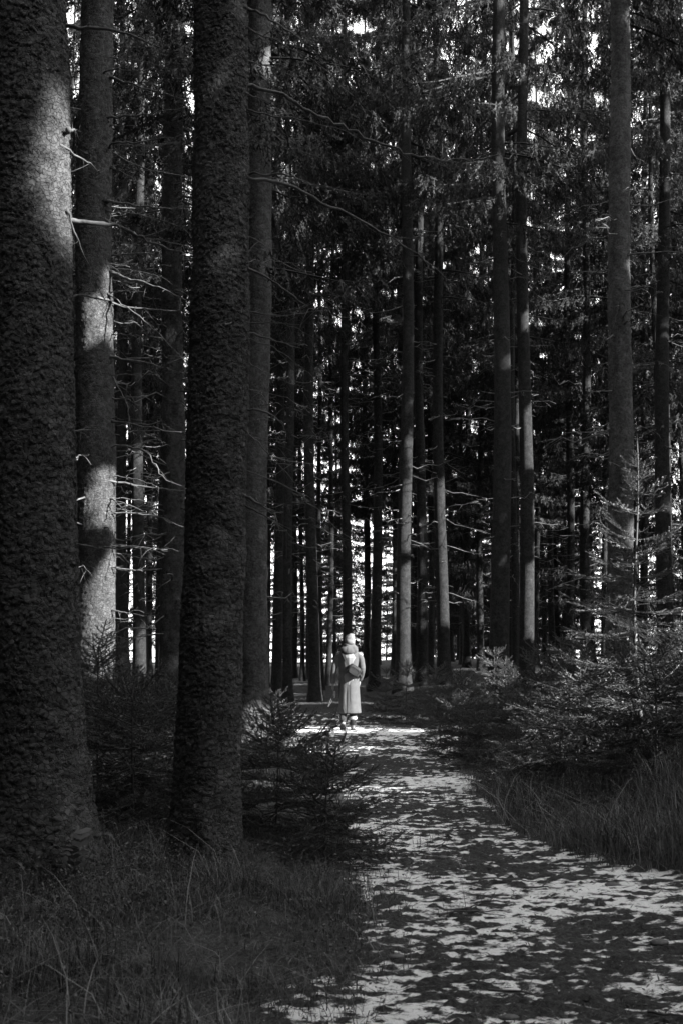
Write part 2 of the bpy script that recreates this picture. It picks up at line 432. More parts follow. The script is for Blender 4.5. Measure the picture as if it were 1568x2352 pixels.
def crown_variant(seed, z0, z1, Lmax, nb, nt, wide=1.0, taper=0.75, fine=True, scale=1.0):
    rg = np.random.default_rng(seed); mb = MB()
    pts, ow, stems, L = bough_points(rg, z0, z1, Lmax, nb, nt, wide, taper)
    hang_mesh(rg, mb, pts, ow, fine, scale); stem_mesh(mb, stems, L)
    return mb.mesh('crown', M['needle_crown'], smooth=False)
HIGH = [crown_variant(100 + k, 9.0 + k * 0.9, 27, 3.4, 98, 84, scale=1.08) for k in range(3)]     # tall stems, live crown only high up
MIDC = [crown_variant(110 + k, 5.0 + k, 25, 3.3, 100, 80, scale=1.12) for k in range(3)]             # crown from mid height
LOWC = [crown_variant(120 + k, 1.6 + k, 21, 3.1, 110, 74, scale=1.12) for k in range(2)]            # edge trees, boughs near the ground

def dead_tufts(rg, mb, r0, H, lean, z0, z1, nb, lmin, lmax, thin=1.0):
    """thin dead side branches of a far stem"""
    for k in range(nb):
        z = rg.uniform(z0, z1); a = rg.random() * 2 * math.pi; l = rg.uniform(lmin, lmax) * (0.4 + 0.6 * rg.random())
        c = np.array([lean[0] * z, lean[1] * z, z]); o = np.array([math.cos(a), math.sin(a), 0])
        dr = rg.uniform(-0.45, 0.05)
        u = np.linspace(0, 1, 5)[:, None]
        kink = rg.normal(0, 0.04, (5, 3)) * l; kink[0] = 0
        pts = c + o * (r0 * 0.6) + u * l * (o + np.array([0, 0, dr])) + np.array([0, 0, 0.12 * l]) * u ** 2 + kink
        mb.tube(pts, np.linspace(0.011, 0.003, 5) * thin, 4)
        for q in range(rg.integers(1, 5)):
            t = rg.uniform(0.3, 0.95); p = pts[0] + (pts[-1] - pts[0]) * t
            e = o * 0.7 + np.array([rg.normal(0, .6), rg.normal(0, .6), rg.uniform(-0.8, 0.15)])
            mb.tube(np.array([p, p + e * l * 0.12, p + e * l * 0.25 + [0, 0, -0.03]]), np.array([0.006, 0.004, 0.002]) * thin, 3)

TREES = []     # (x, y, r) for spacing
def place(xa, xb, Y, w, ya=1450.0, yb=0.0):
    a = P(xa, ya, Y); b = P(xb, yb, Y); lx = (b[0] - a[0]) / (b[2] - a[2])
    bx = a[0] - lx * a[2]
    r = w * Y / FPX / 2
    return bx, lx, r

DEAD = {}
def spruce(label, bx, Y, lx, r, H, crown=None, cz=1.0, crot=None, near=None, dead=None, group=None, mat='bark_far', seed=1, dl=(0.5, 1.6)):
    bz = float(ground_h(bx, Y)) if Y > 2.4 and Y < 85 and abs(bx) < 2 + .55 * Y else -0.2
    t = thing('spruce_tree', label, 'tree', (bx, Y, bz), group)
    if near:
        me = near_trunk(r, H, (lx, 0), near['flare'], near['zd'], near['step'], near['cw'], near['ch'], near['amp'], seed, M[near.get('mat', 'bark')])
    else: me = far_trunk(r, H, (lx, 0), seed, M[mat], 18 if Y < 40 else 12)
    obj('trunk', me, t)
    rg = np.random.default_rng(seed)
    if crown is not None:
        c = obj('crown', crown, t); c.rotation_euler = (0, 0, rg.random() * 6.28 if crot is None else crot); c.scale = (cz, cz, H / 27.5)
        c.location = (lx * 12, 0, 0)
    if dead:
        key = seed % 5 if seed >= 400 else seed
        if key not in DEAD:
            mb = MB(); dead_tufts(rg, mb, r, H, (lx if seed < 400 else 0, 0), dead[0], dead[1], dead[2], *dl, 1.25); DEAD[key] = mb.mesh('dead_twigs', M['twig'])
        o = tag(obj('dead_twigs', DEAD[key], t), kind='stuff')
        if seed >= 400: o.rotation_euler = (0, 0, rg.random() * 6.28)
    TREES.append((bx, Y, r)); return t

# the three big stems beside the path and the stems right behind them
NEAR1 = dict(flare=0.15, zd=6.6, step=0.0093, cw=0.038, ch=0.034, amp=0.011)
bx, lx, r = place(76, 48, 7.7, 228); T1 = spruce('thickest spruce trunk with coarse scaly bark, sunlit high on one side', bx, 7.7, lx, r, 30, HIGH[0], .5, near=NEAR1, seed=3)
bx, lx, r = place(216, 221, 15.0, 98); T2 = spruce('spruce trunk with bright sun patches and many bare dead branches', bx, 15.0, lx, r, 29, HIGH[1], near=dict(flare=0.1, zd=10.2, step=0.0145, cw=0.034, ch=0.032, amp=0.009, mat='bark_pale'), seed=5, dead=(2, 10, 26), dl=(0.5, 1.6))
bx, lx, r = place(488, 511, 8.2, 146); T3 = spruce('shaded spruce trunk with fine scaly bark and long bare branches reaching over the path', bx, 8.2, lx, r, 27, HIGH[2], .45, near=dict(flare=0.045, zd=6.4, step=0.0082, cw=0.029, ch=0.027, amp=0.009), seed=11)
bx, lx, r = place(577, 600, 18.5, 76); T4 = spruce('dark spruce trunk with a flared foot at the path side, half behind a thicker stem', bx, 18.5, lx, r, 28, MIDC[2], near=dict(flare=0.1, zd=12.4, step=0.021, cw=0.045, ch=0.035, amp=0.009), seed=14, dead=(2, 10, 22))
bx, lx, r = place(397, 398, 19.0, 58); T5 = spruce('dark spruce trunk seen in the gap between two big stems', bx, 19.0, lx, r, 26, HIGH[1], near=dict(flare=0.08, zd=12.5, step=0.023, cw=0.045, ch=0.035, amp=0.009), seed=17, dead=(1.5, 11.5, 110), dl=(0.6, 2.2))
bx, lx, r = place(1425, 1424, 21.0, 61); T8 = spruce('stout spruce trunk with scaly bark behind the tall sapling leader', bx, 21.0, lx, r, 29, HIGH[2], near=dict(flare=0.08, zd=13.6, step=0.024, cw=0.05, ch=0.036, amp=0.010), seed=23, dead=(2, 11, 34))

FAR = [  # label, x at 1450, x at 0, distance, width, crown, group
 ('straight pale-edged spruce trunk dotted with knots, one of a close pair', 1149, 1148, 26.0, 46, HIGH[0], (3, 12, 18)),
 ('spruce trunk with sun spots down its edge, one of a close pair', 1207, 1199, 28.0, 35, MIDC[2], (3, 12, 24)),
 ('narrow black trunk squeezed between a close pair of spruces', 1179, 1177, 36, 18, MIDC[1], (2, 12, 30)),
 ('slender smooth spruce trunk past the stout scaly one at the thicket end', 1526, 1522, 28, 39, HIGH[1], (3, 12, 26)),
 ('thin dark spruce trunk beside the stout scaly one', 1346, 1343, 38, 25, MIDC[0], (2, 14, 46)),
 ('dark spruce trunk with mottled sun on its lower edge behind the bushes', 930, 936, 30, 34, HIGH[2], (2, 12, 40)),
 ('grey spruce trunk rising between the walker and the mottled stem', 864, 866, 38, 24, MIDC[0], (2, 14, 50)),
 ('thin trunk standing in the bright gap beside the walker', 841, 838, 52, 17, MIDC[1], (2, 14, 40)),
 ('dark spruce trunk rising directly behind the walker', 794, 793, 36, 23, HIGH[0], (2, 12, 46)),
 ('dark spruce trunk on the bank across the path from the bushes', 717, 706, 31, 28, HIGH[1], (2, 12, 44)),
 ('narrow trunk with a sunlit band next to the dark one on the bank', 736, 727, 40, 13, MIDC[2], (2, 12, 40)),
 ('grey spruce trunk next to the flared-foot stem', 664, 664, 30, 23, HIGH[2], (2, 12, 44)),
 ('black spruce trunk against the bright gap by the flared-foot stem', 640, 642, 35, 24, MIDC[0], (2, 12, 40)),
 ('thin sunlit stem behind the mottled trunk', 905, 898, 46, 13, MIDC[1], (2, 14, 40)),
 ('dark spruce trunk with a bright rim beside the mottled stem', 966, 962, 34, 26, MIDC[2], (2, 12, 40)),
 ('spruce trunk with a long sunlit strip above the bushes', 1013, 1000, 33, 30, HIGH[0], (2, 12, 40)),
 ('thin black spruce trunk between the bushes and the close pair', 1102, 1108, 46, 17, MIDC[0], (2, 14, 44)),
 ('small dim trunk over the middle of the bush thicket', 1072, 1072, 50, 17, LOWC[1], (2, 14, 30)),
 ('sunlit thin trunk just past the close pair', 1233, 1228, 48, 14, MIDC[1], (2, 9, 30)),
 ('sunlit trunk half hidden by drooping lit boughs', 1309, 1300, 42, 20, MIDC[2], (2, 9, 30)),
 ('sunlit trunk edge showing beside the flared-foot stem', 606, 625, 44, 26, MIDC[0], (2, 12, 30)),
 ('spruce trunk with a sunlit foot seen between two big stems', 316, 322, 29, 31, HIGH[2], (2, 12, 60)),
 ('dim trunk close to the sun-patched spruce', 282, 285, 35, 26, MIDC[1], (2, 12, 60)),
 ('thin dim trunk between two big stems', 345, 350, 44, 13, MIDC[2], (2, 12, 50)),
 ('dark trunk with twigs near the stout scaly one', 1390, 1386, 44, 15, LOWC[1], (2, 12, 40)),
 ('dim trunk behind the sapling leader', 1478, 1480, 40, 20, MIDC[0], (2, 12, 40)),
 ('dim slim trunk beside the sunlit strip trunk', 988, 985, 44, 15, MIDC[1], (2, 12, 40)),
]
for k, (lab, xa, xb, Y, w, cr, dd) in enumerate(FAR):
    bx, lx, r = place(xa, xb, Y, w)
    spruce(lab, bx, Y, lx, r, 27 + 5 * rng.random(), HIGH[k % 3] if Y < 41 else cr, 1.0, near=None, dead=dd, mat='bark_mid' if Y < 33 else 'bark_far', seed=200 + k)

# more of the wood behind, on every side of the view
def free(x, y, dmin):
    return all((x - a) ** 2 + (y - c) ** 2 > dmin * dmin for a, c, _ in TREES)
deep = 0; tries = 0
while deep < 122 and tries < 6000:
    tries += 1
    Y = rng.uniform(36, 78); X = rng.uniform(-1, 1) * (0.34 * Y + 2)
    if not free(X, Y, 2.0): continue
    px = 784 + X / Y * FPX
    if Y > 40 and (abs(px - 824) < 13 or abs(px - 620) < 10 ): continue      # the bright gaps
    kind = rng.random() * (1 if Y > 54 else .5) + (0 if Y > 54 else .5)
    cr = LOWC[rng.integers(2)] if kind < 0.28 else (MIDC[rng.integers(3)] if kind < 0.6 else HIGH[rng.integers(3)])
    H = rng.uniform(22, 32)
    lab = 'slim spruce deep in the wood, ' + ('boughs hanging nearly to the ground' if kind < .28 else ('boughs starting halfway up' if kind < .6 else 'bare stem with boughs only high up'))
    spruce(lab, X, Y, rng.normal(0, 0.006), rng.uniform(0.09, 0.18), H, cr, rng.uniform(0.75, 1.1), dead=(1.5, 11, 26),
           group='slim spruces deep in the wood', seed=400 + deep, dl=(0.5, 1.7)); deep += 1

for k in range(50):
    Y = rng.uniform(80, 118); X = rng.uniform(-1, 1) * 0.33 * Y
    px = 784 + X / Y * FPX
    if abs(px - 824) < 26 or abs(px - 620) < 22 : continue
    spruce('far bushy spruce at the bright open edge of the wood', X, Y, 0, 0.07, rng.uniform(11, 20), LOWC[k % 2], rng.uniform(1.2, 1.8), group='bushy spruces at the edge of the wood', seed=700 + k)

# ------------------------------------------------------------------ unseen wood added around the viewpoint to shade the path, with sun gaps carved in
BEAMS = []
def beam(x, y, Y, r, dx=0.0):
    p = P(x, y, Y); p = p + np.array([dx, 0, 0]); BEAMS.append((p, r))
for y, r in ((230, .08), (330, .16), (430, .2), (520, .14)): beam(150, y, 7.7, r)          # thick stem
for y, r in ((660, .16), (730, .26), (800, .12), (1120, .2), (1180, .25), (1330, .22), (1400, .32), (1490, .36), (1670, .12)): beam(240, y, 15, r)
beam(630, 150, 18.5, .25); beam(574, 190, 8.2, .01)
for x, y, r in ((812, 1475, .25), (815, 1520, .35), (815, 1580, .35), (815, 1640, .35), (770, 1665, .4), (700, 1670, .4), (640, 1660, .4), (870, 1662, .45), (940, 1658, .45), (1000, 1650, .4)): beam(x, y, 22, r)
for y, r in ((1010, .15), (1070, .15), (1130, .25), (1250, .2), (1340, .45), (1420, .4)): beam(945, y, 30, r)
for y, r in ((430, .2), (560, .15), (740, .25), (980, .35), (1040, .35), (1340, .4), (1410, .5)): beam(1218, y, 28, r)
for y in (190, 320, 420): beam(1163, y, 26, .15)
for y in (60, 620, 1230): beam(1446, y, 21, .2)
for y in (1140, 1200, 1260, 1330, 1400): beam(1022, y, 33, .4)
for y in (1010, 1100, 1230, 1330, 1400): beam(908, y, 46, .6)
for x, y in ((1306, 1250), (1306, 1330), (1306, 1400), (1236, 1220), (1236, 1320), (618, 1350), (618, 1480), (618, 1560), (738, 1330), (738, 1480)): beam(x, y, 44, .6)
for x, y, Y in ((1462, 1120, 11), (1462, 1180, 11), (1440, 1490, 11), (1500, 1480, 11), (1540, 1500, 11), (1380, 1510, 11), (1410, 1560, 11), (1480, 1540, 11), (1300, 1580, 11), (1200, 1630, 12), (1350, 1500, 11), (1520, 1560, 11)): beam(x, y, Y, .36)
for x, y in ((920, 1500), (960, 1560), (1000, 1480), (1040, 1520), (1090, 1470), (1150, 1460), (1190, 1500), (1250, 1470), (980, 1600), (1060, 1560)): beam(x, y, 17, .28)
beam(292, 1815, 11.5, .2); beam(330, 1500, 29, .5); beam(640, 1600, 21, .4); beam(1030, 1790, 12.8, .2)
for x, y in ((1270, 1050), (1290, 1150), (1260, 1220), (1320, 1180), (1075, 900), (1090, 1000), (1060, 950), (700, 560), (760, 520)): beam(x, y, 46, 1.0)
BT = np.array([b_[0] for b_ in BEAMS]); BR = np.array([b_[1] for b_ in BEAMS])
E1 = np.cross([0, 0, 1.0], S); E1 /= np.linalg.norm(E1); E2 = np.cross(S, E1); CS = 0.2
def in_beams(p, extra=0.0):
    p = np.asarray(p, float); hit = np.zeros(len(p), bool); a1 = p @ E1; a2 = p @ E2; a3 = p @ S
    for T, rr in zip(BT, BR):
        dd = (a1 - T @ E1) ** 2 + (a2 - T @ E2) ** 2
        hit |= (dd < (rr + extra) ** 2) & (a3 > T @ S)
    return hit
def quads_in_beams(V, extra=0.0):
    n = len(V); pts = np.concatenate([V[:, k] for k in range(4)] + [V.mean(1)])
    return in_beams(pts, extra).reshape(5, n).any(0)
zz = np.linspace(0, 26, 53)
n_out = 0; tries = 0
CAST = []
def outer(X, Y, carve):
    global n_out
    H = rng.uniform(23, 30); z0 = rng.uniform(1.8, 4.0)
    rg = np.random.default_rng(900 + n_out)
    t = thing('spruce_tree', 'unseen dense tall spruce added around the viewpoint to shade the path and trunks', 'tree', (X, Y, -0.2), 'unseen shading spruces around the viewpoint')
    obj('trunk', far_trunk(rng.uniform(0.14, 0.24), H, (0, 0), 900 + n_out, M['bark_far'], 12), t)
    if carve:
        pts, ow, stems, L = bough_points(rg, z0, H, 3.5, 80, 26)
        W = np.array([X, Y, -0.2]); V = hang_mesh(rg, None, pts, ow, False, 2.1) + W
        CAST.append(dict(t=t, W=W, H=H, V=V[~quads_in_beams(V, .02)], stems=stems, L=L, rg=rg, add=[]))
    else:
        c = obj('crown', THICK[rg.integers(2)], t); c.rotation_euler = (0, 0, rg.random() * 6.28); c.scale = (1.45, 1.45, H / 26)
    TREES.append((X, Y, 0.2)); n_out += 1
while n_out < 100 and tries < 12000:                         # added towards the sun, crowns cut open where beams pass
    tries += 1
    X = rng.uniform(2.5, 44); Y = rng.uniform(-24, 42)
    if Y > -3 and X < 0.30 * Y + 4.9: continue                # outside the view
    if Y <= 2 and X < 5.5: continue
    if 1.5 < Y < 9 and X < 8.5: continue                     # the side path
    if not free(X, Y, 2.5): continue
    col = np.stack([np.full(53, X), np.full(53, Y), zz], -1)
    if in_beams(col, 0.14).any(): continue
    outer(X, Y, True)
# added sun-facing quads plug canopy gaps, to keep chosen spots in shade
def cellid(p): return (np.floor(p @ E1 / CS).astype(int) + 4000) * 10000 + np.floor(p @ E2 / CS).astype(int) + 4000
from collections import defaultdict
occ = defaultdict(float)                                     # shaded share of each patch of canopy, seen from the sun
for c in CAST:
    V = c['V']; wt = np.abs(0.5 * np.cross(V[:, 2] - V[:, 0], V[:, 3] - V[:, 1]) @ S) / 9 / CS ** 2
    for u in (.2, .5, .8):
        for v in (.2, .5, .8):
            for i_, w_ in zip(cellid(V[:, 0] * (1 - u) * (1 - v) + V[:, 1] * u * (1 - v) + V[:, 2] * u * v + V[:, 3] * (1 - u) * v).tolist(), wt.tolist()): occ[i_] += w_
NEED = 1.6
tg = []
def trunk_targets(bx, Y, lx, r, z1):
    for z in np.arange(0.05, z1, 0.2):
        for a in (-1.9, -1.2, -.6, 0.0, .5): tg.append((bx + lx * z + r * math.cos(a), Y + r * math.sin(a), z))
for o_ in (T1, T2, T3, T4, T5, T8):
    w_ = [q for q in TREES if abs(q[0] - o_.location[0]) < 1e-4 and abs(q[1] - o_.location[1]) < 1e-4][0]
    trunk_targets(w_[0], w_[1], 0.0 if o_ is not T3 else 0.02, w_[2], min(13.5, 1.6 + .56 * w_[1]))
for lab, xa, xb, Y, w, cr, dd in FAR:
    bx, lx, r = place(xa, xb, Y, w)
    if Y < 40: trunk_targets(bx, Y, lx, r, 12)
gy = np.repeat(np.arange(3.5, 30, .25), 1)
for y_ in gy:
    for x_ in np.arange(-.32 * y_ - .5, .32 * y_ + .5, .25):
        for z_ in ((.1, .5) if not (1.2 < x_ and 9 < y_ < 20) else (.1, .4, .7, 1.0, 1.3, 1.6)): tg.append((x_, y_, z_))
tg = np.array(tg)
hole = vnoise(tg @ E1 / 1.4, tg @ E2 / 1.4, 5) > np.where(tg[:, 1] > 22, 0.22, np.where(tg[:, 1] > 13, .42, .9))
tg = tg[~in_beams(tg - 0.05 * S, 0.02) & ~hole]
ids = cellid(tg); _, first = np.unique(ids, return_index=True)
CX = np.array([c['W'][:2] for c in CAST]); CH = np.array([c['H'] for c in CAST]); S2 = S[:2] / np.linalg.norm(S[:2]); up = S[2] / np.linalg.norm(S[:2])
n_plug = n_miss = 0
for i in first:
    have = occ.get(int(ids[i]), 0)
    if have >= NEED: continue
    p = tg[i]; q = CX - p[:2]; t_ = q @ S2; dh = np.abs(q[:, 0] * -S2[1] + q[:, 1] * S2[0]); z = p[2] + t_ * up
    ok = (t_ > 0) & (dh < 3.6) & (z > 2.0) & (z < CH - 0.8)
    if not ok.any(): n_miss += 1; continue
    k = np.argmin(np.where(ok, dh + 0.04 * t_, 99)); c = CAST[k]
    h = np.array([p[0] + S2[0] * t_[k], p[1] + S2[1] * t_[k], z[k]])
    rg = c['rg']
    for q in range(3):
        th = rg.random() * 1.57; e1 = math.cos(th) * E1 + math.sin(th) * E2; e2 = -math.sin(th) * E1 + math.cos(th) * E2; cc = h + rg.normal(0, .05, 3)
        for sz in (.30, .2, .12, .07):
            a_, b_ = sz * rg.uniform(.8, 1.1), sz * rg.uniform(.7, 1.0)
            Vq = np.array([[cc - e1 * a_ + S * rg.normal(0, .06), cc + e2 * b_, cc + e1 * a_ + S * rg.normal(0, .06), cc - e2 * b_]])
            if not quads_in_beams(Vq, 0.0)[0]: c['add'].append(Vq); break
    n_plug += 1; occ[int(ids[i])] += 2
print('plugged', n_plug, 'missed', n_miss)
for c in CAST:
    mb = MB(); V = np.concatenate([c['V']] + c['add']) - c['W']
    mb.add(V, Q=np.arange(4 * len(V)).reshape(-1, 4))
    for sg, l in list(zip(c['stems'], c['L']))[::3]:
        if not in_beams(sg + c['W'], 0.02).any(): mb.tube(sg, (0.006 + 0.008 * l) * np.linspace(1, 0.12, 6), 3, caps=False)
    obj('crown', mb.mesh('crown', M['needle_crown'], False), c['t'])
n_sun = n_out; tries = 0
THICK = [crown_variant(130 + k, 1.0 + k, 26, 3.6, 120, 64, 1.0, .6, False, 2.3) for k in range(2)]
while n_out < n_sun + 90 and tries < 20000:                  # added behind, to the other side, and farther along, to block light
    tries += 1
    if n_out < n_sun + 74: X = rng.uniform(-20, 10); Y = rng.uniform(-19, 40)
    else: X = rng.uniform(14, 40); Y = rng.uniform(42, 75)
    if Y > 0 and abs(X) < 0.30 * Y + 6.3: continue
    if -8 < Y <= 1 and abs(X) < 6.5: continue
    if X > 4 and -24 < Y < 42: continue
    if Y < 0 and in_beams(np.stack([np.full(53, X), np.full(53, Y), zz], -1), 3.0).any(): continue
    if not free(X, Y, 2.2): continue
    outer(X, Y, False)

# ------------------------------------------------------------------ dead branches on the big stems
def dead_branch(tree, pix, Y0, Y1, r0, seed, twigs=5, inset=0.0):
    """a bare branch through places given in the picture's rows and columns; Y goes from stem to tip"""
    rg = np.random.default_rng(seed)
    k = len(pix); Ys = np.linspace(Y0, Y1, k)
    pts = np.array([P(x, y, Yk) for (x, y), Yk in zip(pix, Ys)])
    root = pts[0] - (pts[1] - pts[0]) / np.linalg.norm(pts[1] - pts[0]) * inset
    pts = np.vstack([root, pts])
    n = max(8, 5 * k); c = smooth_path(pts, n)
    Lb = np.linalg.norm(np.diff(c, axis=0), axis=1).sum()
    j = rg.normal(0, 0.007 * min(Lb, 1.4), (n, 3)); j[0] = 0; c = c + j
    r0 = r0 * .8; mb = MB(); rad = r0 * np.linspace(1, 0.22, n) * rg.uniform(0.88, 1.12, n); rad[0] *= 1.9; rad[1] *= 1.25
    mb.tube(c, rad, 7)
    for q in range(twigs):
        i = rg.integers(n // 3, n); p = c[i]; d = c[min(i + 1, n - 1)] - c[max(i - 1, 0)]; d /= np.linalg.norm(d) + 1e-9
        e = d * 0.7 + np.array([rg.normal(0, .45), rg.normal(0, .5), rg.normal(-0.15, .5)]); l = rg.uniform(0.06, 0.24)
        mb.tube(smooth_path([p, p + e * l * .5, p + e * l + [0, 0, rg.normal(-0.02, 0.03)]], 4), np.array([.3, .25, .18, .1]) * r0 * 0.8, 4)
    loc = np.array(tree.location)
    mb2 = MB(); V = np.vstack(mb.V) - loc
    me = mesh('branch', V, np.vstack(mb.Q), np.vstack(mb.T), M['deadwood'])
    return obj('branch', me, tree)
B1 = [([(160, 60), (270, 72), (367, 107)], .022), ([(160, 505), (270, 520), (345, 555), (420, 580)], .024), ([(165, 299), (187, 302)], .013),
      ([(150, 686), (200, 679), (272, 695)], .013), ([(168, 520), (200, 600), (246, 696)], .009), ([(164, 350), (200, 372), (226, 392), (252, 392)], .010),
      ([(152, 990), (230, 988)], .015), ([(172, 1247), (245, 1262)], .012), ([(160, 110), (192, 150)], .007)]
for k, (px, r_) in enumerate(B1): dead_branch(T1, px, 7.7, 7.65 + 0.5 * rng.random(), r_, 50 + k, 5, 0.12)
B2 = [([(270, 185), (350, 205), (440, 235)], .022), ([(235, 170), (262, 160), (335, 162)], .020), ([(255, 270), (335, 262), (440, 245)], .022), ([(252, 338), (265, 328), (330, 325), (440, 303)], .022),
      ([(270, 465), (350, 475), (432, 480)], .024), ([(215, 600), (300, 613)], .018), ([(270, 632), (350, 655), (427, 690)], .028), ([(245, 690), (300, 705), (425, 717)], .020),
      ([(268, 690), (330, 735), (410, 812)], .014), ([(270, 822), (350, 836), (425, 857)], .022), ([(265, 969), (420, 994)], .018), ([(243, 1026), (290, 1026), (340, 1042), (375, 1095), (417, 1119)], .022),
      ([(260, 1106), (420, 1129)], .022), ([(262, 1179), (345, 1182), (420, 1209)], .018), ([(262, 1254), (385, 1262)], .016), ([(242, 1304), (250, 1302), (330, 1312)], .020),
      ([(262, 1402), (300, 1409)], .022), ([(265, 515), (330, 545), (420, 560)], .016), ([(266, 880), (292, 930), (298, 985)], .010), ([(268, 390), (320, 420), (350, 460)], .010)]
for k, (px, r_) in enumerate(B2): dead_branch(T2, px, 15.0 - 0.12, 15.0 + rng.uniform(-0.9, 0.4), r_, 80 + k, 6, 0.14)
B3 = [([(578, 22), (640, 55), (710, 108)], .016), ([(572, 203), (650, 220), (720, 260), (784, 290), (909, 345), (1010, 368), (1100, 362)], .019), ([(572, 216), (610, 232), (655, 258)], .010),
      ([(558, 398), (650, 402), (725, 425), (800, 440)], .013), ([(570, 408), (665, 430), (784, 485), (924, 565), (1049, 655)], .018), ([(566, 612), (625, 645), (712, 710)], .014),
      ([(566, 712), (640, 725), (740, 712)], .009), ([(566, 741), (690, 745)], .008), ([(566, 762), (690, 800)], .011), ([(550, 936), (615, 949), (655, 976)], .016),
      ([(560, 981), (610, 1034), (675, 1104)], .009), ([(560, 1136), (630, 1179)], .018), ([(560, 1159), (620, 1192), (675, 1236)], .012), ([(570, 255), (680, 275), (800, 300)], .010),
      ([(528, 742), (552, 736)], .008), ([(560, 600), (588, 560), (640, 540)], .006), ([(566, 830), (640, 870), (700, 890)], .007), ([(564, 1010), (600, 1090), (580, 1120)], .006)]
for k, (px, r_) in enumerate(B3):
    long_ = px[-1][0] > 900
    dead_branch(T3, px, 8.2 - (0.2 if px[0][0] < 540 else 0.02), 8.1 + (0.9 if long_ else rng.uniform(-0.2, 0.4)), r_, 120 + k, 9 if long_ else 4, 0.10)
for k in range(26):                                          # thin bare side branches, long and drooping
    if k < 13:
        x0 = 566 - 6 * rng.random(); y0 = 60 + 92 * k + rng.uniform(-30, 30); l = rng.uniform(70, 330); dy = rng.uniform(.05, .75) * l
        dead_branch(T3, [(x0, y0), (x0 + l * .5, y0 + dy * .35), (x0 + l, y0 + dy)], 8.18, 8.2 + rng.uniform(-.3, .9), rng.uniform(.004, .008), 700 + k, 4, .1)
    else:
        x0 = 264; y0 = 120 + 95 * (k - 13) + rng.uniform(-35, 35); l = rng.uniform(60, 175); dy = rng.uniform(-.12, .4) * l
        dead_branch(T2, [(x0, y0), (x0 + l * .5, y0 + dy * .3), (x0 + l, y0 + dy)], 14.9, 14.9 + rng.uniform(-.8, .6), rng.uniform(.007, .012), 700 + k, 6, .12)
B8 = [([(1455, 560), (1480, 545), (1500, 575)], .011), ([(1452, 668), (1485, 668), (1495, 715), (1478, 755)], .010), ([(1450, 848), (1500, 830), (1530, 838)], .010), ([(1398, 700), (1412, 730), (1406, 755)], .009),
      ([(1452, 975), (1500, 990), (1520, 1010)], .010)]
for k, (px, r_) in enumerate(B8): dead_branch(T8, px, 21, 20.6, r_, 160 + k, 4, 0.1)

# ------------------------------------------------------------------ young spruces
def needle_branch(seed, L, ntw, dens):
    rg = np.random.default_rng(seed); mb = MB()
    segs = []      # (p0, p1)
    t = np.linspace(0, 1, 9)
    ax = np.stack([L * t, 0.03 * L * np.sin(t * 3 + seed), L * (-0.10 * t + 0.16 * t ** 2.5) - L * 0.04 * np.sin(t * 3.1)], -1)
    mb.tube(ax, 0.0045 * (0.5 + L) * np.linspace(1, 0.3, 9), 4, False)
    for i in range(8): segs.append((ax[i], ax[i + 1]))
    for k in range(ntw):
        u = 0.12 + 0.82 * (k + rg.random() * 0.6) / ntw; sgn = 1 if k % 2 else -1
        p = np.array([np.interp(u, t, ax[:, c]) for c in range(3)])
        l = L * (0.10 + 0.42 * (1 - u)) * rg.uniform(0.7, 1.1)
        a = math.radians(rg.uniform(38, 60)) * sgn
        d = np.array([math.cos(a), math.sin(a), rg.uniform(-0.22, 0.08)])
        q1 = p + d * l * 0.55; q2 = p + d * l + np.array([l * 0.12, 0, l * 0.05])
        mb.tube(np.array([p, q1, q2]), [0.003, 0.002, 0.001], 3, False)
        segs += [(p, q1), (q1, q2)]
        for h in range(int(l / 0.07)):
            uu = rg.uniform(0.2, 0.9); pp = p + (q2 - p) * uu; s2 = 1 if h % 2 else -1
            aa = a + s2 * math.radians(rg.uniform(35, 60)); l2 = l * (0.12 + 0.35 * (1 - uu))
            qq = pp + np.array([math.cos(aa), math.sin(aa), rg.uniform(-0.25, 0.1)]) * l2
            segs.append((pp, qq))
    P0 = []; D = []
    for a, c in segs:
        l = np.linalg.norm(c - a); n = max(3, int(l * dens)); u = rg.random(n)[:, None]
        P0.append(a + (c - a) * u); D.append(np.repeat(((c - a) / (l + 1e-9))[None], n, 0))
    P0 = np.vstack(P0); D = np.vstack(D); N = len(P0)
    r = rg.normal(0, 1, (N, 3)); r[:, 2] = np.abs(r[:, 2]) * 0.7 - 0.1
    r -= D * (r * D).sum(1)[:, None]; r /= np.linalg.norm(r, axis=1)[:, None] + 1e-9
    nl = rg.uniform(0.011, 0.02, N)[:, None]
    w = np.cross(D, r) * 0.0026
    tip = P0 + (r * 0.8 + D * 0.65) * nl
    V = np.stack([P0 - w, P0 + w, tip], 1)
    mb.add(V, T=np.arange(3 * N).reshape(N, 3))
    return mb.mesh('branch', M['needle'], smooth=False)
BR_S = [needle_branch(301 + k, 0.30, 9, 480) for k in range(3)]
BR_M = [needle_branch(311 + k, 0.60, 16, 400) for k in range(3)]
BR_L = [needle_branch(321 + k, 1.00, 24, 340) for k in range(3)]
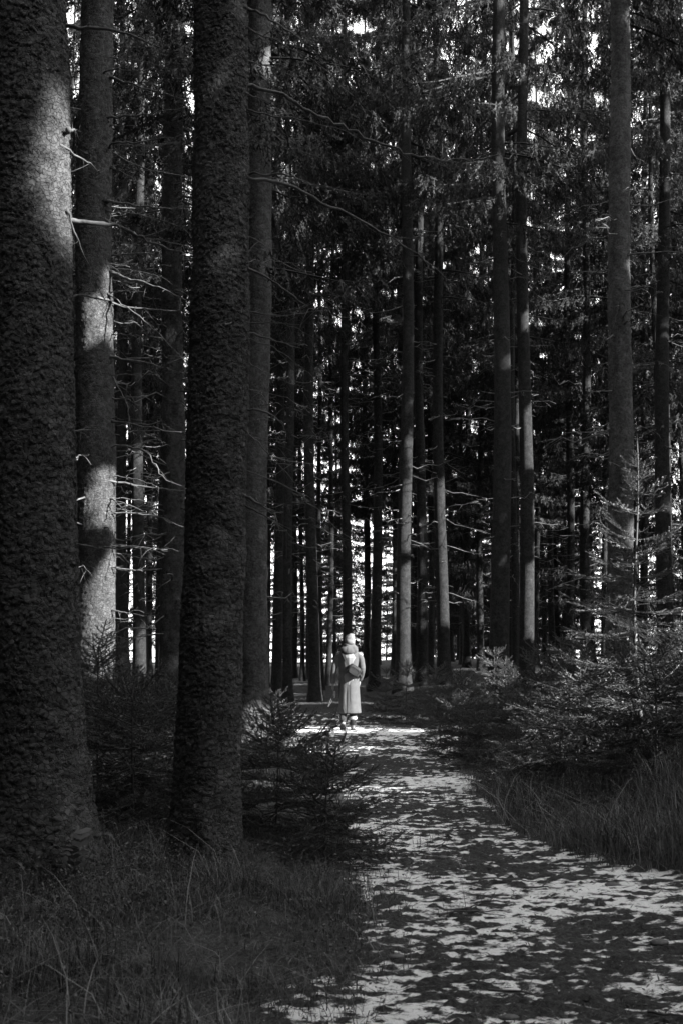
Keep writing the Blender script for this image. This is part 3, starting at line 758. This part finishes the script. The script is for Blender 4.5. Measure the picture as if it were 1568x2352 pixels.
def sapling(label, bx, Y, h, spread=0.42, seed=1, nw=9, per=5, pw=0.7, bare=0.0, group=None, zoff=0.0):
    rg = np.random.default_rng(seed)
    bz = float(base_h(np.array(bx), np.array(Y))) - 0.03 + zoff
    t = thing('spruce_sapling', label, 'sapling', (bx, Y, bz), group)
    mb = MB(); zs = np.linspace(0, h, 14); wob = 0.012 * h * np.sin(zs * 2 + seed)
    st = np.stack([wob, 0 * zs, zs], -1); mb.tube(st, 0.004 + 0.012 * h * 0.6 * (1 - zs / h), 6)
    N = int(h * 160); z = h * (0.6 + 0.4 * rg.random(N)); a = rg.random(N) * 6.28
    p = np.stack([np.interp(z, zs, wob), 0 * z, z], -1); d = np.stack([np.cos(a) * .7, np.sin(a) * .7, np.full(N, .7)], -1) * 0.018
    wv = np.stack([-np.sin(a), np.cos(a), 0 * a], -1) * 0.0015
    mb.add(np.stack([p - wv, p + wv, p + d], 1), T=np.arange(3 * N).reshape(N, 3))
    obj('stem', mb.mesh('stem', M['needle']), t)
    for wv_ in range(nw):
        f = (wv_ + 0.9) / nw; zc = h * (1 - f * (0.95 - bare)); n = per if wv_ else max(3, per - 1)
        a0 = rg.random() * 6.28
        for k in range(n):
            L = h * spread * (0.14 + 0.93 * f ** pw) * rg.uniform(0.75, 1.15)
            el = math.radians(48 - 50 * min(1, f * 1.3) + rg.normal(0, 7))
            src, Lr = (BR_S, .3) if L < .42 else ((BR_M, .6) if L < .8 else (BR_L, 1.0))
            o = obj('branch', src[rg.integers(3)], t); o.scale = (L / Lr,) * 3
            o.rotation_euler = (rg.normal(0, 0.2), -el, a0 + k * 6.283 / n + rg.normal(0, 0.2))
            zj = zc + rg.normal(0, 0.02) * h
            o.location = (float(np.interp(zj, zs, wob)), 0, zj)
    return t
def gx(x, Y): return (x - 784) / FPX * Y
SAPS = [
 ('tall young spruce with a bare upright leader, beside the path thicket', gx(1462, 11), 11.0, 3.0, .40, 11, 6),
 ('dark young spruce spreading low boughs over the grassy verge', gx(1330, 11.5), 11.5, 1.45, .75, 7, 7),
 ('wide young spruce overhanging the grass at the thicket corner', gx(1500, 10.2), 10.2, 1.5, .8, 7, 7),
 ('young spruce filling the thicket edge where the path narrows', gx(1180, 13.2), 13.2, 1.25, .7, 7, 7),
 ('young spruce with a star shaped tip in front of the close pair of trunks', gx(1155, 16.5), 16.5, 1.5, .5, 8, 6),
 ('small bushy spruce with sunlit tips at the path bend', gx(962, 22.8), 22.8, 1.0, .62, 6, 6),
 ('tiny upright spruce behind the mottled trunk foot', gx(1005, 19), 19, 1.45, .5, 7, 5),
 ('young spruce with a thin pale stem in the middle of the thicket', gx(1240, 14.6), 14.6, 1.55, .6, 8, 6),
 ('broad young spruce at the back of the thicket under the strip-lit trunk', gx(1060, 18.5), 18.5, 1.5, .65, 7, 6),
 ('low dark spruce bush closest to the walker', gx(885, 25), 25, 1.5, .55, 6, 6),
 ('low spruce bush between the walker and the mottled trunk', gx(930, 23.8), 23.8, 1.7, .55, 7, 6),
 ('young spruce behind the tall leader at the thicket end', gx(1545, 13), 13, 1.5, .55, 8, 6),
 ('young spruce under the thin dark trunk', gx(1345, 15.5), 15.5, 1.75, .6, 8, 6),
 ('young spruce crowding the sun-spotted trunk of the pair', gx(1290, 18), 18, 1.6, .6, 7, 6),
 ('leafy young spruce under the stout scaly trunk', gx(1420, 16.5), 16.5, 1.6, .6, 8, 6),
 ('bushy young spruce on the slope below the thicket', gx(1090, 15.2), 15.2, 1.05, .7, 6, 6),
 ('low bushy young spruce behind the thin pale stem', gx(1130, 20.5), 20.5, 1.6, .6, 7, 6),
 ('young spruce at the far thicket end', gx(1500, 18.5), 18.5, 1.7, .55, 8, 6),
 ('dark young spruce between the two biggest trunks', gx(310, 9.8), 9.8, 1.15, .9, 8, 7),
 ('drooping young spruce at the foot of the thickest trunk', gx(235, 10.6), 10.6, 1.5, .66, 9, 7),
 ('dim young spruce behind the shaded long-branched trunk', gx(415, 11.2), 11.2, 1.15, .85, 8, 7),
 ('young spruce leaning to the path with spiky upright leader', gx(752, 8.6), 8.6, .84, .75, 7, 7),
 ('young spruce tucked against the shaded long-branched trunk', gx(640, 9.4), 9.4, .95, .95, 8, 7),
 ('squat young spruce beside the path above the grass bank', gx(1050, 16.8), 16.8, 1.15, .75, 6, 7),
 ('squat dark spruce bush behind the sunlit-tip one at the path bend', gx(1000, 24.5), 24.5, 1.5, .7, 6, 7),
 ('low spreading spruce bush inside the thicket above the grass bank', gx(1250, 12.3), 12.3, .95, .9, 6, 7),
 ('ragged young spruce over the tall grass at the thicket corner', gx(1420, 12.4), 12.4, 1.3, .8, 7, 7),
 ('small sunlit spruce bush by the flared-foot trunk', gx(640, 21), 21, .75, .75, 5, 6),
 ('pale small spruce far back between the big trunks', gx(300, 27), 27, 1.2, .6, 6, 6),
 ('small spruce at the foot of the sun-patched trunk', gx(330, 20), 20, .9, .7, 6, 6),
]
for k, (lab, x, Y, h, sp, nw, per) in enumerate(SAPS): sapling(lab, x, Y, h if (k == 0 or x < 0) else h * .74, sp, 40 + k, nw, per, 1.3 if k == 0 else .7)

# ------------------------------------------------------------------ grass and undergrowth
def blades(n_try, x0, x1, y0, y1, hmin, hmax, wid, dens_fn, seed, mat, name, label, lean=0.6):
    rg = np.random.default_rng(seed)
    x = rg.uniform(x0, x1, n_try); y = rg.uniform(y0, y1, n_try)
    k = rg.random(n_try) < dens_fn(x, y); x = x[k]; y = y[k]; N = len(x)
    z = ground_h(x, y) - 0.01
    clump = np.clip(0.55 + 2.0 * fbm(x * 2.6, y * 2.6, seed, 2), 0.12, 1.5)
    h = rg.uniform(hmin, hmax, N) * clump
    a = rg.random(N) * 6.283; ln = np.abs(rg.normal(0, lean, N)) + 0.1
    dirx, diry = np.cos(a), np.sin(a); wx, wy = -diry * wid, dirx * wid
    wx = wx * rg.uniform(.6, 1.2, N)
    V = []
    for t, ww in ((0, 1.0), (0.35, .9), (0.7, .6), (1.0, 0.0)):
        hx = ln * h * t ** 1.8; hz = h * (t - 0.25 * np.minimum(ln, 1.6) * t ** 2.2)
        px = x + dirx * hx; py = y + diry * hx; pz = z + hz
        if ww > 0: V += [np.stack([px - wx * ww, py - wy * ww, pz], -1), np.stack([px + wx * ww, py + wy * ww, pz], -1)]
        else: V.append(np.stack([px, py, pz], -1))
    V = np.stack(V, 1)
    b0 = (np.arange(N) * 7)[:, None]
    Q = np.concatenate([b0 + [0, 1, 3, 2], b0 + [2, 3, 5, 4]]); T = b0 + [4, 5, 6]
    return tag(obj(name, mesh(name, V.reshape(-1, 3), Q, T, mat)), label, 'grass', kind='stuff')
def d_left(x, y):
    e = path_e(x, y); return sstep(0.0, 0.35, e) * (x < 0.6 + 0 * y) + 0.12 * (np.abs(e) < 0.15)
blades(60000, -3.6, 0.6, 3.6, 9.5, .07, .20, .0022, d_left, 61, M['grass'], 'grass', 'tangled dry grass under the big trunks', 1.0)
def d_right(x, y):
    e = path_e(x, y); return sstep(-0.02, 0.3, e) * (x > 0.8)
blades(46000, 0.9, 5.6, 8.0, 14.5, .14, .4, .0030, d_right, 62, M['dry_grass'], 'grass', 'tall dry grass on the verge below the spruce thicket')
def d_far(x, y):
    e = path_e(x, y); return sstep(0.0, 0.25, e) * sstep(3.5, 0.6, e)
blades(42000, -7, 7, 9.5, 29, .10, .30, .0045, d_far, 63, M['grass'], 'grass', 'short grass along the far stretch of the path')
def d_tuft(x, y):
    e = path_e(x, y); return (vnoise(x * 5, y * 5, 8) > 0.24) * (e < 0.1) * (e > -0.5) * 0.8
blades(26000, -1.5, 4.2, 4.0, 14, .05, .16, .002, d_tuft, 64, M['grass'], 'grass', 'small grass tufts poking out of the snow along the path edge')
blades(2600, -3.6, 0.5, 3.6, 9.5, .15, .36, .0026, d_left, 65, M['dry_grass'], 'grass', 'long pale dry stalks bent over the grass under the big trunks', 1.5)
blades(5500, 0.9, 5.6, 8.0, 13.5, .22, .5, .0034, d_right, 66, M['dry_grass'], 'grass', 'long pale dry stalks bent over the verge below the thicket', 1.4)
# bilberry-like undergrowth: tiny leaves on twigs
def undergrowth(n, x0, x1, y0, y1, dens, seed, label):
    rg = np.random.default_rng(seed); x = rg.uniform(x0, x1, n); y = rg.uniform(y0, y1, n)
    k = rg.random(n) < dens(x, y) * np.clip(0.4 + 1.6 * fbm(x * 1.7, y * 1.7, seed, 2), 0, 1); x = x[k]; y = y[k]; N = len(x)
    z = ground_h(x, y); mb = MB()
    hgt = rg.uniform(.08, .26, N); top = np.stack([x + rg.normal(0, .07, N), y + rg.normal(0, .07, N), z + hgt], -1); bot = np.stack([x, y, z - .01], -1)
    w = np.stack([np.full(N, .0018), np.zeros(N), np.zeros(N)], -1)
    mb.add(np.stack([bot - w, bot + w, top], 1), T=np.arange(3 * N).reshape(N, 3))
    for q in range(7):
        u = rg.uniform(.3, 1, N)[:, None]; c = bot + (top - bot) * u + rg.normal(0, .02, (N, 3))
        d = rg.normal(0, 1, (N, 3)); d /= np.linalg.norm(d, axis=1)[:, None]; s_ = np.cross(d, rg.normal(0, 1, (N, 3))); s_ /= np.linalg.norm(s_, axis=1)[:, None] + 1e-9
        l = rg.uniform(.006, .012, N)[:, None]
        mb.add(np.stack([c - d * l, c + s_ * l * .55, c + d * l, c - s_ * l * .55], 1), Q=np.arange(4 * N).reshape(N, 4))
    tag(obj('undergrowth', mb.mesh('undergrowth', M['leaf'], False)), label, 'undergrowth', kind='stuff')
undergrowth(9000, -3.4, 0.4, 3.8, 9.6, d_left, 71, 'low leafy bilberry undergrowth among the grass at the big trunks')
undergrowth(9000, 0.9, 5.2, 8.2, 14.0, d_right, 72, 'low leafy undergrowth in the grass below the thicket')

# ------------------------------------------------------------------ ferns, stones, fallen twigs
def fern(label, x, Y, fronds, L, seed, z=0.25):
    rg = np.random.default_rng(seed); t = thing('fern', label, 'fern', (x, Y, float(ground_h(x, Y))))
    for k in range(fronds):
        a = k * 6.283 / fronds + rg.normal(0, .4) ; mb = MB(); u = np.linspace(0, 1, 12)
        l = L * rg.uniform(.75, 1.1)
        ax = np.stack([np.cos(a) * l * u, np.sin(a) * l * u, z * np.sin(u * 2.4) * 1.2 * l / L], -1)
        mb.tube(ax, .003 * np.linspace(1, .3, 12), 4, False)
        sd = np.array([-math.sin(a), math.cos(a), 0])
        for i in range(2, 12):
            for s_ in (-1, 1):
                w = l * .28 * math.sin(math.pi * min(1, (i + 1) / 12.5)) ; f = ax[i] - ax[i - 1]; f /= np.linalg.norm(f)
                c = ax[i]; tip = c + sd * s_ * w + f * w * .45 + np.array([0, 0, -.12 * w])
                mb.add([c - f * .012, c + sd * s_ * w * .5 + f * (w * .22 - .014), tip, c + sd * s_ * w * .5 + f * (w * .22 + .016), c + f * .012], Q=[(0, 1, 3, 4)], T=[(1, 2, 3)])
        obj('frond', mb.mesh('frond', M['fern']), t)
    return t
fern('drooping fern at the foot of the thickest trunk', gx(195, 7.3), 7.3, 4, .22, 1)
fern('broad three-frond fern in the grass in front of the thickest trunk', gx(8, 6.6), 6.6, 3, .2, 2)
def stone(x, Y, s, seed, label):
    rg = np.random.default_rng(seed); th = np.arange(10) * .6283; mb = MB(); G = []
    for q, pz in enumerate(np.linspace(-1, 1, 7)):
        rr = math.sqrt(max(0.02, 1 - pz * pz)) * rg.uniform(.85, 1.12, 10); G.append(np.stack([rr * np.cos(th) * s * 1.4, rr * np.sin(th) * s, np.full(10, pz * s * .55)], -1))
    mb.grid(np.array(G)); tag(obj('stone', mb.mesh('stone', M['stone']), None, (x, Y, float(ground_h(x, Y)) + s * .2)), label, 'stone', 'stones on the path')
for k, (x, Y, s_) in enumerate(((gx(1490, 6.4), 6.4, .035), (gx(1155, 5.15), 5.15, .03), (gx(1240, 10.3), 10.3, .05), (gx(1010, 8.9), 8.9, .03), (gx(905, 6.1), 6.1, .03), (gx(1390, 7.9), 7.9, .04))):
    stone(x, Y, s_, k, 'small dark stone poking out of the snowy path')
def fallen(x, Y, a, l, seed):
    rg = np.random.default_rng(seed); n = 8; u = np.linspace(-.5, .5, n); px = x + math.cos(a) * l * u + rg.normal(0, .006, n); py = Y + math.sin(a) * l * u + rg.normal(0, .006, n)
    z = ground_h(px, py).max() * .5 + ground_h(px, py) * .5 + .012
    mb = MB(); c = np.stack([px - x, py - Y, z], -1); mb.tube(c, .007 * np.linspace(1, .4, n), 5)
    mb.tube(np.array([c[3], c[3] + [l * .15, l * .1, .02], c[3] + [l * .22, l * .22, .03]]), [.004, .003, .0015], 4)
    tag(obj('fallen_twig', mb.mesh('fallen_twig', M['deadwood']), None, (x, Y, 0)), 'thin fallen twig lying on the snowy path', 'twig', 'fallen twigs on the path')
for k in range(16):
    Y = rng.uniform(5.0, 15); fallen(rng.uniform(np.interp(Y, PY, PL), min(0.27 * Y, np.interp(Y, PY, PR))), Y, rng.uniform(-.5, .5), rng.uniform(.15, .45), 500 + k)

rg = np.random.default_rng(5); N = 9000; ly = 4.4 * (14 / 4.4) ** rg.random(N); lxx = rg.uniform(-.4, 1.0, N) * (.8 + .25 * ly); ok = path_e(lxx, ly) < .25; lxx, ly = lxx[ok], ly[ok]; N = len(lxx)
lz = np.maximum(ground_h(lxx, ly), snow_h(lxx, ly)) + .004; la = rg.random(N) * 6.283; ll = rg.uniform(.006, .035, N); lw = rg.uniform(.0012, .004, N)
ld = np.stack([np.cos(la), np.sin(la), rg.normal(0, .25, N)], -1) * ll[:, None]; ls = np.stack([-np.sin(la), np.cos(la), 0 * la], -1) * lw[:, None]; lc = np.stack([lxx, ly, lz], -1)
lv = np.stack([lc - ld, lc + ls, lc + ld, lc - ls + [0, 0, .003]], 1)
tag(obj('needle_litter', mesh('needle_litter', lv.reshape(-1, 3), np.arange(4 * N).reshape(N, 4), None, M['leaf'], False)), 'scattered dark needles and bark crumbs on the snowy path', 'litter', kind='stuff')

# ------------------------------------------------------------------ the walker
WX, WY = gx(801, 22.0), 22.0
WZ = float(np.max(ground_h(WX + np.linspace(-.15, .15, 7), WY + np.linspace(-.1, .2, 7)))) - 0.005
walker = thing('person', 'person in a long pale hooded coat, knit hat and fleece-cuffed boots walking away', 'person', (WX, WY, WZ))
def ell(mb, c, r, n=14, m=9, tilt=None):
    ph = np.linspace(0, math.pi, m); th = np.arange(n) * 6.2832 / n
    G = np.stack([np.outer(np.sin(ph), np.cos(th)) * r[0], np.outer(np.sin(ph), np.sin(th)) * r[1], np.outer(np.cos(ph), np.ones(n)) * r[2]], -1)[::-1]
    if tilt is not None: G = G @ np.array(Matrix.Rotation(tilt[0], 3, tilt[1]).transposed())
    mb.grid(G + np.array(c))
def remesh(o, vox, it=4):
    m_ = o.modifiers.new('Remesh', 'REMESH'); m_.mode = 'VOXEL'; m_.voxel_size = vox; m_.use_smooth_shade = True
    if it: s_ = o.modifiers.new('Smooth', 'SMOOTH'); s_.iterations = it; s_.factor = .5
# body: one continuous skin from head to feet, arms and fingers
mb = MB()
mb.tube([(0, 0, .80), (0, 0, .95), (0, .0, 1.10), (0, -.01, 1.28), (0, 0, 1.40)], [.14, .15, .12, .15, .10], 12)
mb.tube([(0, 0, 1.36), (.005, .01, 1.44), (.01, .02, 1.52)], [.06, .05, .05], 10)
ell(mb, (.015, .03, 1.555), (.075, .092, .112))
ell(mb, (.02, .125, 1.545), (.014, .02, .022)); ell(mb, (-.06, .02, 1.55), (.012, .02, .03)); ell(mb, (.09, .02, 1.55), (.012, .02, .03))
AL = [(-.17, 0, 1.36), (-.235, -.01, 1.18), (-.265, -.02, 1.08), (-.285, .03, .90), (-.283, .05, .80)]
AR = [(.17, 0, 1.36), (.225, -.03, 1.17), (.235, -.05, 1.08), (.215, .04, .96), (.185, .10, .88)]
mb.tube(smooth_path(AL, 14), np.linspace(.052, .026, 14), 10); mb.tube(smooth_path(AR, 14), np.linspace(.052, .026, 14), 10)
for hand, sg in ((AL[-1], -1), (AR[-1], 1)):
    h = np.array(hand); ell(mb, h + [0, .01, -.045], (.022, .036, .05))
    for f, (dy, l) in enumerate(((-.02, .070), (-.003, .078), (.014, .074), (.029, .058))):
        p = h + [0, .01 + dy, -.08]; mb.tube([p, p + [-.004 * sg, 0, -l * .45], p + [-.018 * sg, 0, -l * .8], p + [-.03 * sg, 0, -l * .72]], [.009, .0085, .008, .007], 6)
    p = h + [0, .042, -.04]; mb.tube([p, p + [-.008 * sg, .018, -.025], p + [-.018 * sg, .018, -.05]], [.0105, .0095, .008], 6)
LL = [(-.08, 0, .84), (-.10, .0, .50), (-.105, -.03, .30), (-.105, -.10, .14), (-.10, -.08, .07)]
LR = [(.08, 0, .84), (.075, .05, .48), (.075, .04, .28), (.07, .03, .09), (.07, .05, .05)]
mb.tube(smooth_path(LL, 14), np.linspace(.085, .042, 14), 10); mb.tube(smooth_path(LR, 14), np.linspace(.085, .042, 14), 10)
ell(mb, (-.10, -.03, .045), (.04, .08, .035), tilt=(-.6, 'X')); ell(mb, (.07, .07, .04), (.04, .11, .035))
remesh(obj('body', mb.mesh('body', M['skin']), walker), .006, 3)
# trousers
mb = MB(); mb.tube(smooth_path(LL[:4], 10), [.10, .1, .095, .09, .082, .075, .07, .064, .06, .056], 12); mb.tube(smooth_path(LR[:4], 10), [.10, .1, .095, .09, .082, .075, .07, .064, .06, .056], 12)
remesh(obj('trousers', mb.mesh('trousers', M['trousers']), walker), .009, 2)
# boots: shaft, foot, sole and fleece cuff
def boot(ankle, toe, heel_up, name='boot'):
    a = np.array(ankle); mb = MB(); R = Matrix.Rotation(heel_up, 3, 'X'); Rn = np.array(R)
    def tr(p): return (Rn @ np.array(p)) + a
    mb.tube([tr((0, 0, .0)), tr((0, 0, .07)), tr((0, 0, .155))], [.050, .052, .056], 12)
    ell(mb, tr((0, .075, -.012)), (.046, .115, .042), tilt=(heel_up, 'X')); ell(mb, tr((0, -.01, -.01)), (.046, .055, .045), tilt=(heel_up, 'X'))
    o = obj('boot', mb.mesh('boot', M['boot']), walker); remesh(o, .007, 3)
    mb = MB(); ell(mb, tr((0, .06, -.05)), (.05, .135, .014), tilt=(heel_up, 'X')); obj('sole', mb.mesh('sole', M['strap']), o)
    mb = MB(); th = np.arange(16) * 6.2832 / 16; G = []
    for z_, r_ in ((.125, .055), (.128, .066), (.145, .073), (.165, .072), (.182, .064), (.186, .05)):
        rr = r_ * (1 + .06 * np.sin(th * 5 + z_ * 90)); G.append([tr((rr[i] * math.cos(th[i]), rr[i] * math.sin(th[i]), z_)) for i in range(16)])
    mb.grid(np.array(G)); obj('cuff', mb.mesh('cuff', M['fleece']), o)
boot((-.112, -.10, .125), 0, -.62); boot((.07, .03, .062), 0, 0.0)
# coat: body, sleeves and collar as one cloth
mb = MB(); th = np.arange(40) * 6.2832 / 40; G = []
prof = [(.305, .200, .158, .005), (.312, .205, .163, .005), (.45, .193, .152, .005), (.62, .184, .145, .005), (.80, .177, .139, .003), (.95, .172, .134, 0), (1.10, .176, .132, -.005), (1.22, .195, .132, -.01), (1.31, .200, .120, -.01), (1.37, .178, .100, -.005), (1.41, .125, .085, 0), (1.45, .085, .08, .01)]
for z_, rx, ry, cx in prof:
    fold = (1 - z_ / 1.3) * .005 * (np.sin(th * 5 + 1.1) + .7 * np.sin(th * 9 + z_ * 2)) if z_ < 1.2 else 0 * th
    vent = -.020 * np.exp(-((th - 4.35) / .07) ** 2) * float(z_ < .63)
    G.append(np.stack([cx + (rx + fold + vent) * np.cos(th), (ry + fold + vent) * np.sin(th), np.full(40, z_)], -1))
mb.grid(np.array(G))
mb.tube(smooth_path([(-.13, 0, 1.345), (-.205, -.005, 1.27)] + AL[1:-1] + [(-.286, .045, .825)], 16), np.r_[.055, .060, np.linspace(.059, .046, 14)], 14)
mb.tube(smooth_path([(.13, 0, 1.345), (.205, -.01, 1.27)] + AR[1:-1] + [(.19, .09, .895)], 16), np.r_[.055, .060, np.linspace(.059, .048, 14)], 14)
coat = obj('coat', mb.mesh('coat', M['coat']), walker); remesh(coat, .0075, 3)
mb = MB(); mb.tube([(.03, -.147, .32), (.028, -.152, .55), (.028, -.148, .80), (.03, -.142, .93)], [.0022] * 4, 4); obj('back_seam', mb.mesh('back_seam', M['trousers']), coat)
mb = MB(); mb.tube([(-.065, -.157, .312), (-.075, -.155, .45), (-.095, -.150, .62)], [.005, .004, .002], 5); obj('vent', mb.mesh('vent', M['trousers']), coat)
# hood lying on the shoulders, folded in the middle
mb = MB(); th = np.linspace(0, 6.2832, 28, endpoint=False); G = []
for k, (dz, dr, off) in enumerate(((0.0, .015, 0), (.03, .04, 0), (.075, .032, 0), (.12, .0, 0), (.145, -.022, 0), (.10, -.04, 0), (.04, -.03, 0))):
    rx = .116 + dr; ry = .10 + dr
    back = np.clip(-np.sin(th), 0, 1)
    G.append(np.stack([.008 + rx * np.cos(th), .02 + (ry + .035 * back) * np.sin(th), 1.372 + dz - .035 * back * (dz < .04) - .02 * np.clip(np.sin(th), 0, 1) + .008 * np.sin(th * 4 + k)], -1))
mb.grid(np.array(G + [G[0]]), caps=False)
ell(mb, (-.02, -.115, 1.405), (.115, .05, .072), tilt=(.12, 'Y')); ell(mb, (.075, -.08, 1.42), (.07, .055, .06)); ell(mb, (-.09, -.075, 1.42), (.06, .05, .05))
hd = obj('hood', mb.mesh('hood', M['coat']), walker); remesh(hd, .007, 4)
mb = MB(); mb.tube([(-.022, -.148, 1.475), (-.022, -.170, 1.43), (-.02, -.172, 1.38), (-.018, -.155, 1.345)], [.003] * 4, 4); obj('hood_seam', mb.mesh('hood_seam', M['strap']), hd)
# hair and hat
mb = MB(); ell(mb, (.0, .0, 1.525), (.085, .085, .075)); ell(mb, (-.045, -.035, 1.50), (.05, .045, .04)); remesh(obj('hair', mb.mesh('hair', M['hair']), walker), .008, 2)
mb = MB(); th = np.arange(28) * 6.2832 / 28; G = []
for z_, r_, ox in ((1.528, .080, .01), (1.535, .089, .011), (1.55, .092, .012), (1.585, .094, .014), (1.59, .089, .014), (1.615, .090, .018), (1.645, .084, .024), (1.672, .068, .03), (1.692, .046, .034), (1.703, .022, .036), (1.706, .004, .036)):
    rr = r_ * (1 + .014 * np.sin(th * 14)); tl = .25 * (rr * np.cos(th))
    G.append(np.stack([ox + rr * np.cos(th), .015 + 1.08 * rr * np.sin(th), z_ - tl * (1.70 - z_) / .17 + .006 * np.sin(th * 3 + z_ * 60)], -1))
mb.grid(np.array(G)); obj('hat', mb.mesh('hat', M['hat']), walker)

# bag across the back
bag = thing('shoulder_bag', 'boxy mid-grey crossbody bag slung over the back of the pale coat', 'bag', (WX, WY, WZ))
Rb = np.array(Matrix.Rotation(math.radians(33), 3, 'Y')); cb = np.array([.092, -.205, 1.055])
def bagpt(G): return (np.asarray(G, float) @ Rb.T) + cb
mb = MB(); th = np.arange(32) * 6.2832 / 32; G = []
def sq(t, p=.45): return np.sign(np.cos(t)) * np.abs(np.cos(t)) ** p, np.sign(np.sin(t)) * np.abs(np.sin(t)) ** p
cx, cz = sq(th)
for yy, s_ in ((.065, .80), (.058, .95), (.03, 1.0), (-.02, 1.0), (-.045, .96), (-.058, .86), (-.062, .6)):
    G.append(bagpt(np.stack([cx * .118 * s_, np.full(32, yy), cz * .088 * s_], -1)))
mb.grid(np.array(G)[::-1]); bb = obj('bag_body', mb.mesh('bag_body', M['bag']), bag)
mb = MB(); cxx, czz = sq(th, .5); L_ = bagpt(np.stack([cxx * .085, np.full(32, -.063), czz * .055 - .015], -1)); mb.tube(np.vstack([L_, L_[:1]]), .005, 5, False); obj('pocket_piping', mb.mesh('pocket_piping', M['strap']), bb)
mb = MB(); mb.tube(bagpt([(-.10, -.052, .074), (0, -.056, .078), (.10, -.052, .074)]), .006, 6); obj('zip', mb.mesh('zip', M['strap']), bb)
mb = MB()
for e in ((.09, -.06, .07), (.105, -.05, -.06), (.06, -.055, -.085)): mb.tube(bagpt([e, np.array(e) + [.012, -.01, -.03], np.array(e) + [.03, -.008, -.055]]), .0035, 4)
obj('strap_end', mb.mesh('strap_end', M['strap']), bb)
def ribbon(pts, w, nrm, th_=.006):
    pts = smooth_path(pts, 16); d = np.gradient(pts, axis=0); d /= np.linalg.norm(d, axis=1)[:, None]
    s_ = np.cross(d, nrm); s_ /= np.linalg.norm(s_, axis=1)[:, None]; nn = np.cross(s_, d)
    return np.stack([pts - s_ * w + nn * th_, pts + s_ * w + nn * th_, pts + s_ * w - nn * th_, pts - s_ * w - nn * th_], 1)
mb = MB(); mb.grid(ribbon([(-.10, .06, 1.405), (-.125, -.03, 1.43), (-.115, -.10, 1.38), (-.07, -.150, 1.27), (-.01, -.175, 1.13)], .022, np.array([0, -1.0, .25])))
mb.grid(ribbon([(.19, -.20, .995), (.215, -.08, .955), (.2, .02, .97)], .018, np.array([.6, -.8, 0.])))
obj('strap', mb.mesh('strap', M['strap'], False), bag)
# leash in the hand
leash = thing('dog_leash', 'braided dog leash with a pale handle hanging from the hand', 'leash', (WX, WY, WZ))
hx = np.array([-.262, .05, .715])
mb = MB(); c = smooth_path([hx, hx + [-.03, -.03, -.10], hx + [-.09, -.05, -.25], hx + [-.105, -.05, -.30], hx + [-.085, -.05, -.27], hx + [-.03, -.05, -.18], hx + [.0, -.04, -.10], hx + [0, -.0, 0]], 60)
mb.tube(c, .0075 * (1 + .25 * np.sin(np.arange(60) * 1.6)), 6); obj('rope', mb.mesh('rope', M['leash']), leash)
mb = MB(); th = np.arange(16) * 6.2832 / 16; cx, cz = sq(th, .6); G = []
for yy, s_ in ((-.012, .85), (-.008, 1), (.008, 1), (.012, .85)): G.append(np.stack([.005 + cx * .020 * s_ + cz * .004, np.full(16, -.035 + yy), cz * .064 * s_], -1) + hx + np.array([0, 0, -.085]))
mb.grid(np.array(G)[::-1]); obj('handle', mb.mesh('handle', M['handle']), leash)
print('trees', len(TREES), 'outer', n_out, 'deep', deep, 'tris', sum(len(m_.polygons) * 2 for m_ in bpy.data.meshes))
